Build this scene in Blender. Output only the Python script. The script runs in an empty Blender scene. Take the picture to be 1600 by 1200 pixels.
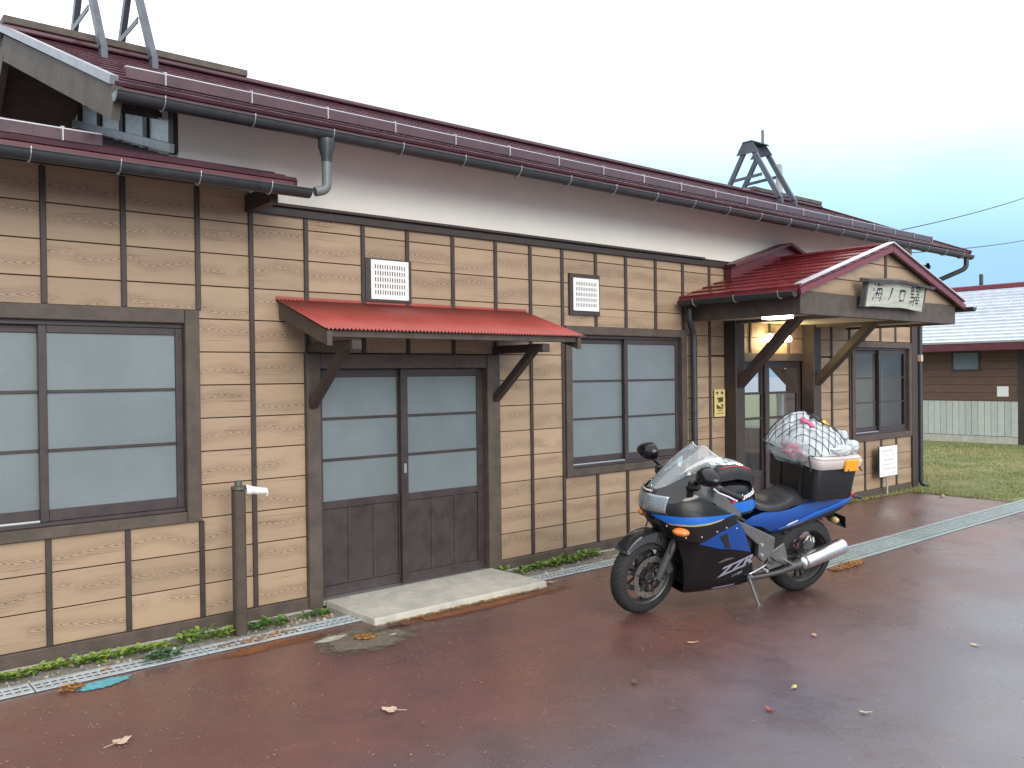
import bpy, bmesh, math, random
from mathutils import Vector, Matrix, noise
from mathutils.geometry import delaunay_2d_cdt
random.seed(7)
R = math.radians
scn = bpy.context.scene
col = scn.collection

# ------------------------------------------------------------------ camera
CAM_H, CAM_D, FPX = 1.787, 6.08, 1340.0
YAW, PITCH, ROLL = R(40.09473), R(-.55347), R(-.67048)
fw = Vector((math.sin(YAW)*math.cos(PITCH), math.cos(YAW)*math.cos(PITCH), math.sin(PITCH)))
r0 = Vector((math.cos(YAW), -math.sin(YAW), 0)); u0 = r0.cross(fw)
cr = r0*math.cos(ROLL) + u0*math.sin(ROLL); cu = -r0*math.sin(ROLL) + u0*math.cos(ROLL)
cd = bpy.data.cameras.new('camera'); cam = bpy.data.objects.new('camera', cd); col.objects.link(cam)
cam.matrix_world = Matrix(((cr.x, cu.x, -fw.x, 0), (cr.y, cu.y, -fw.y, -CAM_D), (cr.z, cu.z, -fw.z, CAM_H), (0, 0, 0, 1)))
cd.sensor_width = 36; cd.lens = 36*FPX/1600; cd.clip_end = 5000; cd.clip_start = .05
scn.camera = cam

# ------------------------------------------------------------------ sky, sun, exposure
SUN_EL, SUN_AZ = R(20), R(192)          # azimuth measured from +Y towards +X
w = bpy.data.worlds.new('World'); scn.world = w; w.use_nodes = True
nt = w.node_tree; nt.nodes.clear()
N = nt.nodes.new
out = N('ShaderNodeOutputWorld'); bg = N('ShaderNodeBackground')
sky = N('ShaderNodeTexSky'); sky.sky_type = 'NISHITA'; sky.sun_disc = False
sky.sun_elevation = SUN_EL; sky.sun_rotation = SUN_AZ; sky.air_density = 1.5; sky.dust_density = 4
tc = N('ShaderNodeTexCoord'); sx = N('ShaderNodeSeparateXYZ'); nt.links.new(tc.outputs['Generated'], sx.inputs[0])
ramp = N('ShaderNodeValToRGB'); e = ramp.color_ramp.elements          # overcast: mist-blue low down, white cloud above
e[0].position = .0; e[0].color = (2.9, 4.7, 6.6, 1)
e[1].position = .36; e[1].color = (14.5, 14.5, 14.7, 1)
x = e.new(.12); x.color = (3.1, 5.6, 8.2, 1)
x = e.new(.195); x.color = (4.9, 7.9, 9.8, 1)
x = e.new(.255); x.color = (7.9, 10.4, 11.5, 1)
nz = N('ShaderNodeTexNoise'); nz.inputs['Scale'].default_value = 2.2; nz.inputs['Detail'].default_value = 4
mp = N('ShaderNodeMapping'); mp.inputs['Scale'].default_value = (1, 1, 2.2)
nt.links.new(tc.outputs['Generated'], mp.inputs[0]); nt.links.new(mp.outputs[0], nz.inputs['Vector'])
ad = N('ShaderNodeMath'); ad.operation = 'MULTIPLY_ADD'; ad.inputs[1].default_value = .10; 
nt.links.new(nz.outputs['Fac'], ad.inputs[0]); nt.links.new(sx.outputs['Z'], ad.inputs[2])
sb = N('ShaderNodeMath'); sb.operation = 'SUBTRACT'; sb.inputs[1].default_value = .05; nt.links.new(ad.outputs[0], sb.inputs[0])
nt.links.new(sb.outputs[0], ramp.inputs[0])
mx = N('ShaderNodeMix'); mx.data_type = 'RGBA'; mx.inputs['Factor'].default_value = .9
nt.links.new(sky.outputs[0], mx.inputs['A']); nt.links.new(ramp.outputs[0], mx.inputs['B'])
nt.links.new(mx.outputs['Result'], bg.inputs[0]); bg.inputs[1].default_value = .115
nt.links.new(bg.outputs[0], out.inputs[0])
sl = bpy.data.lights.new('sun', 'SUN'); sl.energy = 1.4; sl.angle = R(32); sl.color = (1, .96, .9)
so = bpy.data.objects.new('sun', sl); col.objects.link(so)
sd = Vector((math.sin(SUN_AZ)*math.cos(SUN_EL), math.cos(SUN_AZ)*math.cos(SUN_EL), math.sin(SUN_EL)))
so.rotation_euler = sd.to_track_quat('Z', 'Y').to_euler()
scn.view_settings.view_transform = 'Standard'; scn.view_settings.look = 'None'
scn.view_settings.exposure = .34; scn.view_settings.gamma = 1
scn.cycles.use_denoising = True
scn.cycles.max_bounces = 8; scn.cycles.transparent_max_bounces = 12

# ------------------------------------------------------------------ materials
MATS = {}
def srgb(r, g, b):
    f = lambda c: ((c/255)/12.92 if c/255 <= .04045 else (((c/255)+.055)/1.055)**2.4)
    return (f(r), f(g), f(b))
def M(name, c, rough=.6, metal=0., var=.0, vs=6., bump=0., bs=60., spec=.5, coat=0., alpha=1., trans=0., emit=None, es=0., rv=0., stretch=(1, 1, 1), rnd=0.):
    if name in MATS: return MATS[name]
    m = bpy.data.materials.new(name); m.use_nodes = True; MATS[name] = m
    t = m.node_tree; b = t.nodes['Principled BSDF']; L = t.links.new
    b.inputs['Base Color'].default_value = (*c, 1); b.inputs['Roughness'].default_value = rough
    b.inputs['Metallic'].default_value = metal; b.inputs['Specular IOR Level'].default_value = spec
    b.inputs['Coat Weight'].default_value = coat; b.inputs['Coat Roughness'].default_value = .06
    b.inputs['Alpha'].default_value = alpha; b.inputs['Transmission Weight'].default_value = trans
    if emit: b.inputs['Emission Color'].default_value = (*emit, 1); b.inputs['Emission Strength'].default_value = es
    if var or bump or rv or rnd:
        tcn = t.nodes.new('ShaderNodeTexCoord'); mpn = t.nodes.new('ShaderNodeMapping'); mpn.inputs['Scale'].default_value = stretch
        L(tcn.outputs['Object'], mpn.inputs[0])
    if var or rv or rnd:
        n1 = t.nodes.new('ShaderNodeTexNoise'); n1.inputs['Scale'].default_value = vs; n1.inputs['Detail'].default_value = 6; n1.inputs['Roughness'].default_value = .65
        L(mpn.outputs[0], n1.inputs['Vector'])
        mr = t.nodes.new('ShaderNodeMapRange'); mr.inputs['From Min'].default_value = .25; mr.inputs['From Max'].default_value = .75
        mr.inputs['To Min'].default_value = 1-var; mr.inputs['To Max'].default_value = 1+var
        L(n1.outputs['Fac'], mr.inputs['Value']); fac = mr.outputs[0]
        if rnd:
            oi = t.nodes.new('ShaderNodeObjectInfo'); m2 = t.nodes.new('ShaderNodeMapRange')
            m2.inputs['To Min'].default_value = 1-rnd; m2.inputs['To Max'].default_value = 1+rnd
            L(oi.outputs['Random'], m2.inputs['Value']); mm = t.nodes.new('ShaderNodeMath'); mm.operation = 'MULTIPLY'
            L(fac, mm.inputs[0]); L(m2.outputs[0], mm.inputs[1]); fac = mm.outputs[0]
        vm = t.nodes.new('ShaderNodeVectorMath'); vm.operation = 'SCALE'; vm.inputs[0].default_value = c; L(fac, vm.inputs['Scale'])
        L(vm.outputs[0], b.inputs['Base Color'])
        if rv:
            m3 = t.nodes.new('ShaderNodeMapRange'); m3.inputs['From Min'].default_value = .3; m3.inputs['From Max'].default_value = .7
            m3.inputs['To Min'].default_value = max(.02, rough-rv); m3.inputs['To Max'].default_value = min(1, rough+rv)
            L(n1.outputs['Fac'], m3.inputs['Value']); L(m3.outputs[0], b.inputs['Roughness'])
    if bump:
        n2 = t.nodes.new('ShaderNodeTexNoise'); n2.inputs['Scale'].default_value = bs; n2.inputs['Detail'].default_value = 5
        L(mpn.outputs[0], n2.inputs['Vector'])
        bp = t.nodes.new('ShaderNodeBump'); bp.inputs['Strength'].default_value = bump; bp.inputs['Distance'].default_value = .01
        L(n2.outputs['Fac'], bp.inputs['Height']); L(bp.outputs[0], b.inputs['Normal'])
    return m

def siding_material():
    m = bpy.data.materials.new('siding'); m.use_nodes = True; t = m.node_tree; b = t.nodes['Principled BSDF']; L = t.links.new
    nn = t.nodes.new
    def math_(op, a, b_=None, c=None):
        n = nn('ShaderNodeMath'); n.operation = op
        for i, v in enumerate((a, b_, c)):
            if v is None: continue
            if isinstance(v, (int, float)): n.inputs[i].default_value = v
            else: L(v, n.inputs[i])
        return n.outputs[0]
    tcn = nn('ShaderNodeTexCoord'); oi = nn('ShaderNodeObjectInfo')
    sp = nn('ShaderNodeSeparateXYZ'); L(tcn.outputs['Object'], sp.inputs[0])
    rx = math_('MULTIPLY', oi.outputs['Random'], 91.7)
    px = math_('ADD', sp.outputs['X'], rx); pz = sp.outputs['Z']
    def cmb(ax, az):
        c = nn('ShaderNodeCombineXYZ'); L(math_('MULTIPLY', px, ax), c.inputs[0]); L(math_('MULTIPLY', pz, az), c.inputs[2]); L(rx, c.inputs[1]); return c.outputs[0]
    def noi(v, s, d=3, r=.5):
        n = nn('ShaderNodeTexNoise'); n.inputs['Scale'].default_value = s; n.inputs['Detail'].default_value = d; n.inputs['Roughness'].default_value = r; L(v, n.inputs['Vector']); return n.outputs['Fac']
    def smooth(v, a, b2):
        n = nn('ShaderNodeMapRange'); n.interpolation_type = 'SMOOTHSTEP'; n.inputs['From Min'].default_value = a; n.inputs['From Max'].default_value = b2; L(v, n.inputs['Value']); return n.outputs[0]
    # cathedral grain: parabolas opening along the board
    fr = math_('FRACT', math_('MULTIPLY', math_('SUBTRACT', 12.8234, pz), 1/.2357))
    wob = math_('MULTIPLY', math_('SUBTRACT', noi(cmb(1.6, .01), 1.4, 2), .5), .95)
    sh = math_('MULTIPLY', math_('SUBTRACT', math_('FRACT', math_('MULTIPLY', oi.outputs['Random'], 7.3)), .5), .42)
    dz0 = math_('MULTIPLY', math_('ADD', math_('SUBTRACT', fr, .5), math_('ADD', wob, sh)), .2357)
    sg = math_('SIGN', math_('SUBTRACT', math_('FRACT', math_('MULTIPLY', oi.outputs['Random'], 3.1)), .5))
    ab = math_('POWER', math_('ABSOLUTE', dz0), 1.45)
    warp = noi(cmb(6, 22), 1.3, 3)
    ph = math_('ADD', math_('MULTIPLY', px, 118), math_('ADD', math_('MULTIPLY', math_('MULTIPLY', ab, sg), 2600), math_('MULTIPLY', warp, 9)))
    line = smooth(math_('SINE', ph), -.1, .85)
    core = smooth(math_('ABSOLUTE', dz0), .068, .014)
    patchy = smooth(noi(cmb(2.2, 2.0), 1.5, 2), .27, .45)
    streak = smooth(noi(cmb(1.6, 95), 1.3, 3, .6), .55, .70)
    smask = smooth(noi(cmb(1.2, 7), 1.5, 2), .42, .62)
    fine = smooth(noi(cmb(4, 240), 1.2, 3), .5, .75)
    fac = math_('ADD', math_('MULTIPLY', math_('MULTIPLY', line, core), math_('MULTIPLY', patchy, .68)), math_('ADD', math_('MULTIPLY', math_('MULTIPLY', streak, smask), .6), math_('MULTIPLY', fine, .10)))
    tone = noi(cmb(.8, 3), 1.5, 3)
    tv = nn('ShaderNodeMapRange'); tv.inputs['To Min'].default_value = .84; tv.inputs['To Max'].default_value = 1.14; L(tone, tv.inputs['Value'])
    rv = nn('ShaderNodeMapRange'); rv.inputs['To Min'].default_value = .90; rv.inputs['To Max'].default_value = 1.08; L(oi.outputs['Random'], rv.inputs['Value'])
    mixn = nn('ShaderNodeMix'); mixn.data_type = 'RGBA'; L(fac, mixn.inputs['Factor'])
    mixn.inputs['A'].default_value = (.372, .262, .172, 1); mixn.inputs['B'].default_value = (.135, .078, .05, 1)
    vm = nn('ShaderNodeVectorMath'); vm.operation = 'SCALE'; L(mixn.outputs['Result'], vm.inputs[0]); L(math_('MULTIPLY', tv.outputs[0], rv.outputs[0]), vm.inputs['Scale'])
    # rain splash dirt near the ground
    dz = smooth(math_('ADD', pz, math_('MULTIPLY', tone, .25)), .28, .16)
    mix2 = nn('ShaderNodeMix'); mix2.data_type = 'RGBA'; L(math_('MULTIPLY', dz, .35), mix2.inputs['Factor']); L(vm.outputs[0], mix2.inputs['A']); mix2.inputs['B'].default_value = (.22, .15, .09, 1)
    L(mix2.outputs['Result'], b.inputs['Base Color']); b.inputs['Roughness'].default_value = .55
    bmp = nn('ShaderNodeBump'); bmp.inputs['Strength'].default_value = .35; bmp.inputs['Distance'].default_value = .003; bmp.invert = True
    L(fac, bmp.inputs['Height']); L(bmp.outputs[0], b.inputs['Normal'])
    MATS['siding'] = m; return m
siding_material()

def ground_material():
    m = bpy.data.materials.new('wet_asphalt'); m.use_nodes = True; t = m.node_tree; b = t.nodes['Principled BSDF']; L = t.links.new; nn = t.nodes.new
    tcn = nn('ShaderNodeTexCoord')
    def noi(s, d=4, r=.6, st=(1, 1, 1)):
        mp_ = nn('ShaderNodeMapping'); mp_.inputs['Scale'].default_value = st; L(tcn.outputs['Object'], mp_.inputs[0])
        n = nn('ShaderNodeTexNoise'); n.inputs['Scale'].default_value = s; n.inputs['Detail'].default_value = d; n.inputs['Roughness'].default_value = r; L(mp_.outputs[0], n.inputs['Vector']); return n.outputs['Fac']
    def mr(v, a, b_, c, d_, sm=True):
        n = nn('ShaderNodeMapRange'); n.interpolation_type = 'SMOOTHSTEP' if sm else 'LINEAR'
        for k, q in zip(('From Min', 'From Max', 'To Min', 'To Max'), (a, b_, c, d_)): n.inputs[k].default_value = q
        L(v, n.inputs['Value']); return n.outputs[0]
    def mixc(f, a, b_):
        n = nn('ShaderNodeMix'); n.data_type = 'RGBA'
        for k, v in (('Factor', f), ('A', a), ('B', b_)):
            if isinstance(v, tuple): n.inputs[k].default_value = (*v, 1)
            elif isinstance(v, float): n.inputs[k].default_value = v
            else: L(v, n.inputs[k])
        return n.outputs['Result']
    big = noi(.55, 5); mid = noi(3.2, 6, .7); grit = noi(150, 3, .6)
    c = mixc(mr(big, .35, .68, 0, 1), (.088, .031, .027), (.145, .055, .045))
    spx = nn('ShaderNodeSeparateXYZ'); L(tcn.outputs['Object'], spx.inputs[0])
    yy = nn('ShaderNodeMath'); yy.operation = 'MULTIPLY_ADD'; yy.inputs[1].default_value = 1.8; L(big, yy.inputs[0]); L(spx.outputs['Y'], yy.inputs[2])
    c = mixc(mr(yy.outputs[0], -1.3, -2.9, 0, .85), c, (.085, .088, .118))      # further out the red turns grey-blue: sky reflection painted into the colour
    c = mixc(mr(mid, .45, .75, 0, .6), c, (.060, .042, .040))
    c = mixc(mr(grit, .52, .68, 0, .75), c, (.27, .17, .14))
    vor = nn('ShaderNodeTexVoronoi'); vor.inputs['Scale'].default_value = 26; L(tcn.outputs['Object'], vor.inputs['Vector'])
    speck = mr(vor.outputs['Distance'], .10, .06, 0, 1)
    sel = mr(noi(9, 2), .56, .62, 0, .85)
    ml = nn('ShaderNodeMath'); ml.operation = 'MULTIPLY'; L(speck, ml.inputs[0]); L(sel, ml.inputs[1])
    c = mixc(ml.outputs[0], c, (.34, .20, .15))
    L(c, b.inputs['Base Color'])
    wet = mr(noi(.8, 5, .65), .36, .62, 0, 1)
    r_ = nn('ShaderNodeMapRange'); r_.inputs['To Min'].default_value = .46; r_.inputs['To Max'].default_value = .24; L(wet, r_.inputs['Value'])
    L(r_.outputs[0], b.inputs['Roughness']); b.inputs['Specular IOR Level'].default_value = .5
    b.inputs['Coat Weight'].default_value = .7; b.inputs['Coat IOR'].default_value = 1.45
    cr_r = nn('ShaderNodeMapRange'); cr_r.inputs['To Min'].default_value = .50; cr_r.inputs['To Max'].default_value = .27; L(wet, cr_r.inputs['Value']); L(cr_r.outputs[0], b.inputs['Coat Roughness'])
    bmp = nn('ShaderNodeBump'); bmp.inputs['Strength'].default_value = .5; bmp.inputs['Distance'].default_value = .004
    L(noi(210, 3, .7), bmp.inputs['Height']); L(bmp.outputs[0], b.inputs['Normal'])
    b2 = nn('ShaderNodeBump'); b2.inputs['Strength'].default_value = .12; b2.inputs['Distance'].default_value = .02
    L(mid, b2.inputs['Height']); L(b2.outputs[0], b.inputs['Coat Normal'])
    MATS['wet_asphalt'] = m; return m
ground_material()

TRIM = M('dark_brown_paint', (.045, .031, .027), .5, var=.35, vs=9, bump=.15, bs=90, rv=.12, rnd=.12)
TRIM2 = M('weathered_brown_wood', (.078, .058, .047), .6, var=.4, vs=7, bump=.25, bs=70, stretch=(1, 1, 1), rnd=.1)
SASH = M('sash_brown', (.046, .033, .034), .45, var=.3, vs=8, rv=.1)
BACK = M('joint_dark', (.03, .018, .012), .9)
PLASTER = M('white_plaster', (.88, .83, .76), .85, var=.04, vs=3, bump=.2, bs=120)
ROOF = M('maroon_roof_metal', (.072, .023, .034), .26, var=.35, vs=5, rv=.12, bump=.06, bs=25, coat=.25, rnd=.18)
FASC = M('maroon_fascia', (.10, .018, .028), .38, var=.25, vs=6, rv=.1)
PORCHR = M('red_porch_metal', (.17, .018, .022), .26, var=.3, vs=6, rv=.1, coat=.3, rnd=.15)
PFASC = M('red_verge_paint', (.16, .026, .036), .35, var=.2, vs=6)
CORR = M('red_corrugated_iron', (.33, .062, .05), .5, var=.22, vs=3, rv=.12, stretch=(1, .25, 1))
GUT = M('dark_gutter', (.035, .038, .042), .38, var=.3, vs=8, rv=.12)
GALV = M('galvanised', (.55, .58, .6), .38, metal=.75, var=.2, vs=12, rv=.12)
FLASH = M('pale_flashing', (.48, .48, .52), .35, metal=.3, var=.15, vs=9)
FROST = M('frosted_glass', (.155, .185, .198), .34, var=.17, vs=1.3, bump=.12, bs=420, spec=.6, rnd=.05)
CONC = M('concrete', (.46, .44, .38), .75, var=.25, vs=7, bump=.35, bs=110)
WHITE = M('white_plastic', (.78, .78, .76), .45, var=.06, vs=9)
DARKSLOT = M('slot_shadow', (.05, .055, .06), .8)
CREAM = M('cream_ceiling', (.50, .47, .36), .7, var=.12, vs=5)
ALU = M('aluminium', (.7, .71, .72), .3, metal=.9, var=.1, vs=10)
STEELG = M('grate_steel', (.56, .63, .67), .36, metal=.35, var=.22, vs=9, rv=.12, rnd=.1)
BLACKP = M('black_plastic', (.016, .016, .018), .5, var=.25, vs=12, bump=.1, bs=200)

# ------------------------------------------------------------------ mesh helpers
ORG = {}
class MB:
    def __init__(s): s.v = []; s.f = []; s.mi = []
    def add(s, vs, fs, m=0):
        o = len(s.v); s.v += [tuple(p) for p in vs]; s.f += [tuple(i+o for i in f) for f in fs]; s.mi += [m]*len(fs); return s
    def hexa(s, p, m=0):      # 8 points: bottom 4, top 4, same order
        c = sum((Vector(q) for q in p), Vector())/8
        fs = []
        for f in ((0, 3, 2, 1), (4, 5, 6, 7), (0, 1, 5, 4), (1, 2, 6, 5), (2, 3, 7, 6), (3, 0, 4, 7)):
            a, b, d = (Vector(p[f[0]]), Vector(p[f[1]]), Vector(p[f[2]]))
            n = (b-a).cross(d-a)
            fs.append(f if n.dot((a+d)/2-c) >= 0 else tuple(reversed(f)))
        return s.add(p, fs, m)
    def box(s, x0, x1, y0, y1, z0, z1, c=0., m=0):
        return s.obox(((x0+x1)/2, (y0+y1)/2, (z0+z1)/2), ((1, 0, 0), (0, 1, 0), (0, 0, 1)), (abs(x1-x0)/2, abs(y1-y0)/2, abs(z1-z0)/2), c, m)
    def obox(s, cen, ax, h, c=0., m=0):
        cen = Vector(cen); A = [Vector(a).normalized() for a in ax]; c = min(c, min(h)*.45)
        S = (-1, 1); P = lambda a, b, d: cen + A[0]*a + A[1]*b + A[2]*d
        if c <= 0:
            return s.hexa([P(-h[0], -h[1], -h[2]), P(h[0], -h[1], -h[2]), P(h[0], h[1], -h[2]), P(-h[0], h[1], -h[2]), P(-h[0], -h[1], h[2]), P(h[0], -h[1], h[2]), P(h[0], h[1], h[2]), P(-h[0], h[1], h[2])], m)
        V = []; ix = {}
        for a in S:
            for b in S:
                for d in S:
                    for k in range(3):
                        q = [h[0]-c, h[1]-c, h[2]-c]; q[k] = h[k]
                        ix[a, b, d, k] = len(V); V.append(P(a*q[0], b*q[1], d*q[2]))
        F = []
        for a in S:
            F.append([ix[a, -1, -1, 0], ix[a, 1, -1, 0], ix[a, 1, 1, 0], ix[a, -1, 1, 0]])
            F.append([ix[-1, a, -1, 1], ix[1, a, -1, 1], ix[1, a, 1, 1], ix[-1, a, 1, 1]])
            F.append([ix[-1, -1, a, 2], ix[1, -1, a, 2], ix[1, 1, a, 2], ix[-1, 1, a, 2]])
            for b in S:
                F.append([ix[a, b, -1, 0], ix[a, b, 1, 0], ix[a, b, 1, 1], ix[a, b, -1, 1]])
                F.append([ix[a, -1, b, 0], ix[a, 1, b, 0], ix[a, 1, b, 2], ix[a, -1, b, 2]])
                F.append([ix[-1, a, b, 1], ix[1, a, b, 1], ix[1, a, b, 2], ix[-1, a, b, 2]])
                for d in S: F.append([ix[a, b, d, 0], ix[a, b, d, 1], ix[a, b, d, 2]])
        G = []
        for f in F:
            p = [V[i] for i in f]; n = (p[1]-p[0]).cross(p[2]-p[0])
            if n.dot(sum(p, Vector())/len(p)-cen) < 0: f = f[::-1]
            G.append(f)
        return s.add(V, G, m)
    def bar(s, p, q, w_, h_, up=(0, 0, 1), c=0., m=0):
        p, q = Vector(p), Vector(q); d = (q-p); L = d.length; d.normalize()
        y = Vector(up).cross(d)
        if y.length < 1e-4: y = Vector((0, 1, 0)).cross(d)
        y.normalize(); z = d.cross(y)
        return s.obox((p+q)/2, (d, y, z), (L/2, w_/2, h_/2), c, m)
    def tube(s, pts, r, n=10, m=0, cap=True):
        pts = [Vector(p) for p in pts]; k = len(pts); rr = r if isinstance(r, (list, tuple)) else [r]*k
        T = [(pts[min(i+1, k-1)]-pts[max(i-1, 0)]).normalized() for i in range(k)]
        ref = Vector((0, 0, 1)) if abs(T[0].z) < .9 else Vector((1, 0, 0))
        u = T[0].cross(ref).normalized(); V = []; F = []
        for i in range(k):
            u = (u - T[i]*u.dot(T[i])).normalized(); v = T[i].cross(u)
            for j in range(n):
                a = 2*math.pi*j/n; V.append(pts[i] + (u*math.cos(a)+v*math.sin(a))*rr[i])
        for i in range(k-1):
            for j in range(n): F.append((i*n+j, i*n+(j+1) % n, (i+1)*n+(j+1) % n, (i+1)*n+j))
        if cap: F.append(tuple(range(n-1, -1, -1))); F.append(tuple((k-1)*n+j for j in range(n)))
        return s.add(V, F, m)
    def lathe(s, prof, o, ax, n=24, m=0, a0=0., a1=2*math.pi):   # prof: (axial, radius)
        o = Vector(o); ax = Vector(ax).normalized(); ref = Vector((0, 0, 1)) if abs(ax.z) < .9 else Vector((1, 0, 0))
        u = ax.cross(ref).normalized(); v = ax.cross(u); V = []; F = []; k = len(prof); full = abs(a1-a0-2*math.pi) < 1e-6
        nn_ = n if full else n+1
        for i in range(nn_):
            a = a0+(a1-a0)*i/n; d = u*math.cos(a)+v*math.sin(a)
            for (t, r) in prof: V.append(o+ax*t+d*r)
        for i in range(n):
            j = (i+1) % nn_
            for q in range(k-1): F.append((i*k+q, j*k+q, j*k+q+1, i*k+q+1))
        return s.add(V, F, m)
    def grid(s, fn, nu, nv, m=0, wrap=False):
        V = [fn(i/nu, j/nv) for i in range(nu+1) for j in range(nv+1)]
        return s.add(V, [(i*(nv+1)+j, (i+1)*(nv+1)+j, (i+1)*(nv+1)+j+1, i*(nv+1)+j+1) for i in range(nu) for j in range(nv)], m)
    def prism(s, poly, axis, d0, d1, m=0):   # poly: 2D outline; axis 'x'|'y'|'z'
        def pt(a, b, d): return {'x': (d, a, b), 'y': (a, d, b), 'z': (a, b, d)}[axis]
        n = len(poly); V = [pt(a, b, d0) for a, b in poly]+[pt(a, b, d1) for a, b in poly]
        F = [tuple(range(n))[::-1], tuple(range(n, 2*n))]+[(i, (i+1) % n, n+(i+1) % n, n+i) for i in range(n)]
        return s.add(V, F, m)
    def build(s, name, mat, parent=None, smooth=False, org=None, local=False, normals=True, solid=0., bevel=0., sub=0):
        me = bpy.data.meshes.new(name)
        if parent is not None: o_ = ORG[parent.name]
        else: o_ = Vector(org) if org is not None else Vector((0, 0, 0))
        if local: me.from_pydata([tuple(p) for p in s.v], [], s.f)
        else: me.from_pydata([(p[0]-o_.x, p[1]-o_.y, p[2]-o_.z) for p in s.v], [], s.f)
        for k in (mat if isinstance(mat, (list, tuple)) else [mat]): me.materials.append(k)
        if len(set(s.mi)) > 1: me.polygons.foreach_set('material_index', s.mi)
        if normals:
            bm = bmesh.new(); bm.from_mesh(me); bmesh.ops.recalc_face_normals(bm, faces=bm.faces); bm.to_mesh(me); bm.free()
        if smooth:
            me.polygons.foreach_set('use_smooth', [True]*len(me.polygons))
            if smooth != 'all': me.set_sharp_from_angle(angle=R(38 if smooth is True else smooth))
        o = bpy.data.objects.new(name, me); col.objects.link(o)
        if parent is not None: o.parent = parent
        elif org is not None: o.location = org
        ORG[o.name] = o_
        if solid: md = o.modifiers.new('s', 'SOLIDIFY'); md.thickness = solid; md.offset = 0
        if bevel: md = o.modifiers.new('b', 'BEVEL'); md.width = bevel; md.segments = 2; md.limit_method = 'ANGLE'
        if sub: md = o.modifiers.new('u', 'SUBSURF'); md.levels = sub; md.render_levels = sub
        return o
def thing(name, label, cat, loc=(0, 0, 0), rot=None, group=None):
    o = bpy.data.objects.new(name, None); o.empty_display_size = .1; col.objects.link(o); o.location = loc
    if rot: o.rotation_euler = rot
    ORG[o.name] = Vector(loc); tag(o, label, cat, group); return o
def tag(o, label, cat, group=None):
    o['label'] = label; o['category'] = cat
    if group: o['group'] = group
    return o
def kind(o, k): o['kind'] = k; return o
def text_mesh(body, size, shear=0., depth=.002, bold=0.):
    c = bpy.data.curves.new('t', 'FONT'); c.body = body; c.size = size; c.align_x = 'CENTER'; c.align_y = 'CENTER'; c.shear = shear; c.extrude = depth; c.offset = bold; c.resolution_u = 3
    o = bpy.data.objects.new('t', c); col.objects.link(o); dg = bpy.context.evaluated_depsgraph_get()
    me = o.evaluated_get(dg).to_mesh(); V = [v.co.copy() for v in me.vertices]; F = [tuple(p.vertices) for p in me.polygons]
    o.evaluated_get(dg).to_mesh_clear(); bpy.data.objects.remove(o); bpy.data.curves.remove(c); return V, F

# ================================================================== ground
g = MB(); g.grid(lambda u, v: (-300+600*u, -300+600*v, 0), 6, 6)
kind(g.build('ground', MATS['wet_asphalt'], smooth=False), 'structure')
GRASSM = M('lawn_soil', (.15, .155, .06), .95, var=.45, vs=3.5, bump=.5, bs=30)
lw = MB()
def lawn_h(x, y): return .012 + .022*noise.noise((x*.9, y*.9, 3.)) + .03*min(1, max(0, (x-12.6)/2.5))
lx = [12.62, 12.9, 13.3, 13.8, 14.4, 15, 16, 17, 18, 19, 20, 21, 22, 24, 28, 40, 80, 200]
ly = [-1.58, -1.2, -.8, -.4, -.02, .5, 1, 2, 3, 4, 5, 7, 10, 20, 60, 200]
def edge_x(y): return .09*noise.noise((0, y*2.1, 0))
V = [(a+(edge_x(b) if i == 0 else 0), b, (.004 if i == 0 or j == 0 else max(.006, lawn_h(a, b)))) for i, a in enumerate(lx) for j, b in enumerate(ly)]
n_ = len(ly); lw.add(V, [(i*n_+j, (i+1)*n_+j, (i+1)*n_+j+1, i*n_+j+1) for i in range(len(lx)-1) for j in range(n_-1)])
kind(lw.build('lawn', GRASSM, smooth='all'), 'structure')
# strip of grass and soil creeping along the wall foot left of the lawn
st = MB()
pts = [(10.9+.1*i, -.09-.10*(i/17)-.05*noise.noise((i*.7, 0, 0))) for i in range(18)]
V = []
for (a, b) in pts: V += [(a, b, .005), (a, -.004, .012)]
st.add(V, [(2*i, 2*i+2, 2*i+3, 2*i+1) for i in range(len(pts)-1)])
kind(st.build('grass_verge', GRASSM), 'structure')

def blades(nm, region, n, hmin, hmax, cols, seed):
    rnd = random.Random(seed); b = MB(); V = []; F = []; mi = []
    for i in range(n):
        x_, y_, z_ = region(rnd); h = rnd.uniform(hmin, hmax)*(.5+noise.noise((x_*.8, y_*.8, 1.))*.8+.5); a = rnd.uniform(0, 6.28); ww = rnd.uniform(.003, .006)*(1+max(0, (x_-13)*.12)); l = rnd.uniform(.2, .9)*h
        dx, dy = math.cos(a), math.sin(a); k = len(V)
        V += [(x_-dy*ww, y_+dx*ww, z_), (x_+dy*ww, y_-dx*ww, z_), (x_+dx*l, y_+dy*l, z_+max(.006, h))]
        F.append((k, k+1, k+2)); p = .5+noise.noise((x_*.6, y_*.6, 5.)); mi.append(0 if p+rnd.uniform(-.35, .35) > .62 else (1 if rnd.random() < .7 else 2))
    b.v, b.f, b.mi = V, F, mi
    o = b.build(nm, cols, normals=False); kind(o, 'stuff'); return o
GC = [M('grass_green', (.16, .225, .06), .7), M('grass_olive', (.27, .265, .095), .7), M('grass_straw', (.40, .34, .17), .8)]
def reg(rnd):
    while True:
        x_ = 12.62+8.9*rnd.random()**1.5; y_ = rnd.uniform(-1.5, 4.6)
        if noise.noise((x_*1.1, y_*1.1, 9.)) < -.33 and rnd.random() < .8: continue
        if x_ < 13.2 and y_ > -.03: continue
        return x_, y_, .004+max(0, lawn_h(x_, y_)-.01)
tag(blades('lawn_grass', reg, 42000, .015, .05, GC, 3), 'short patchy green and straw coloured grass beyond the porch', 'grass')
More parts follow.
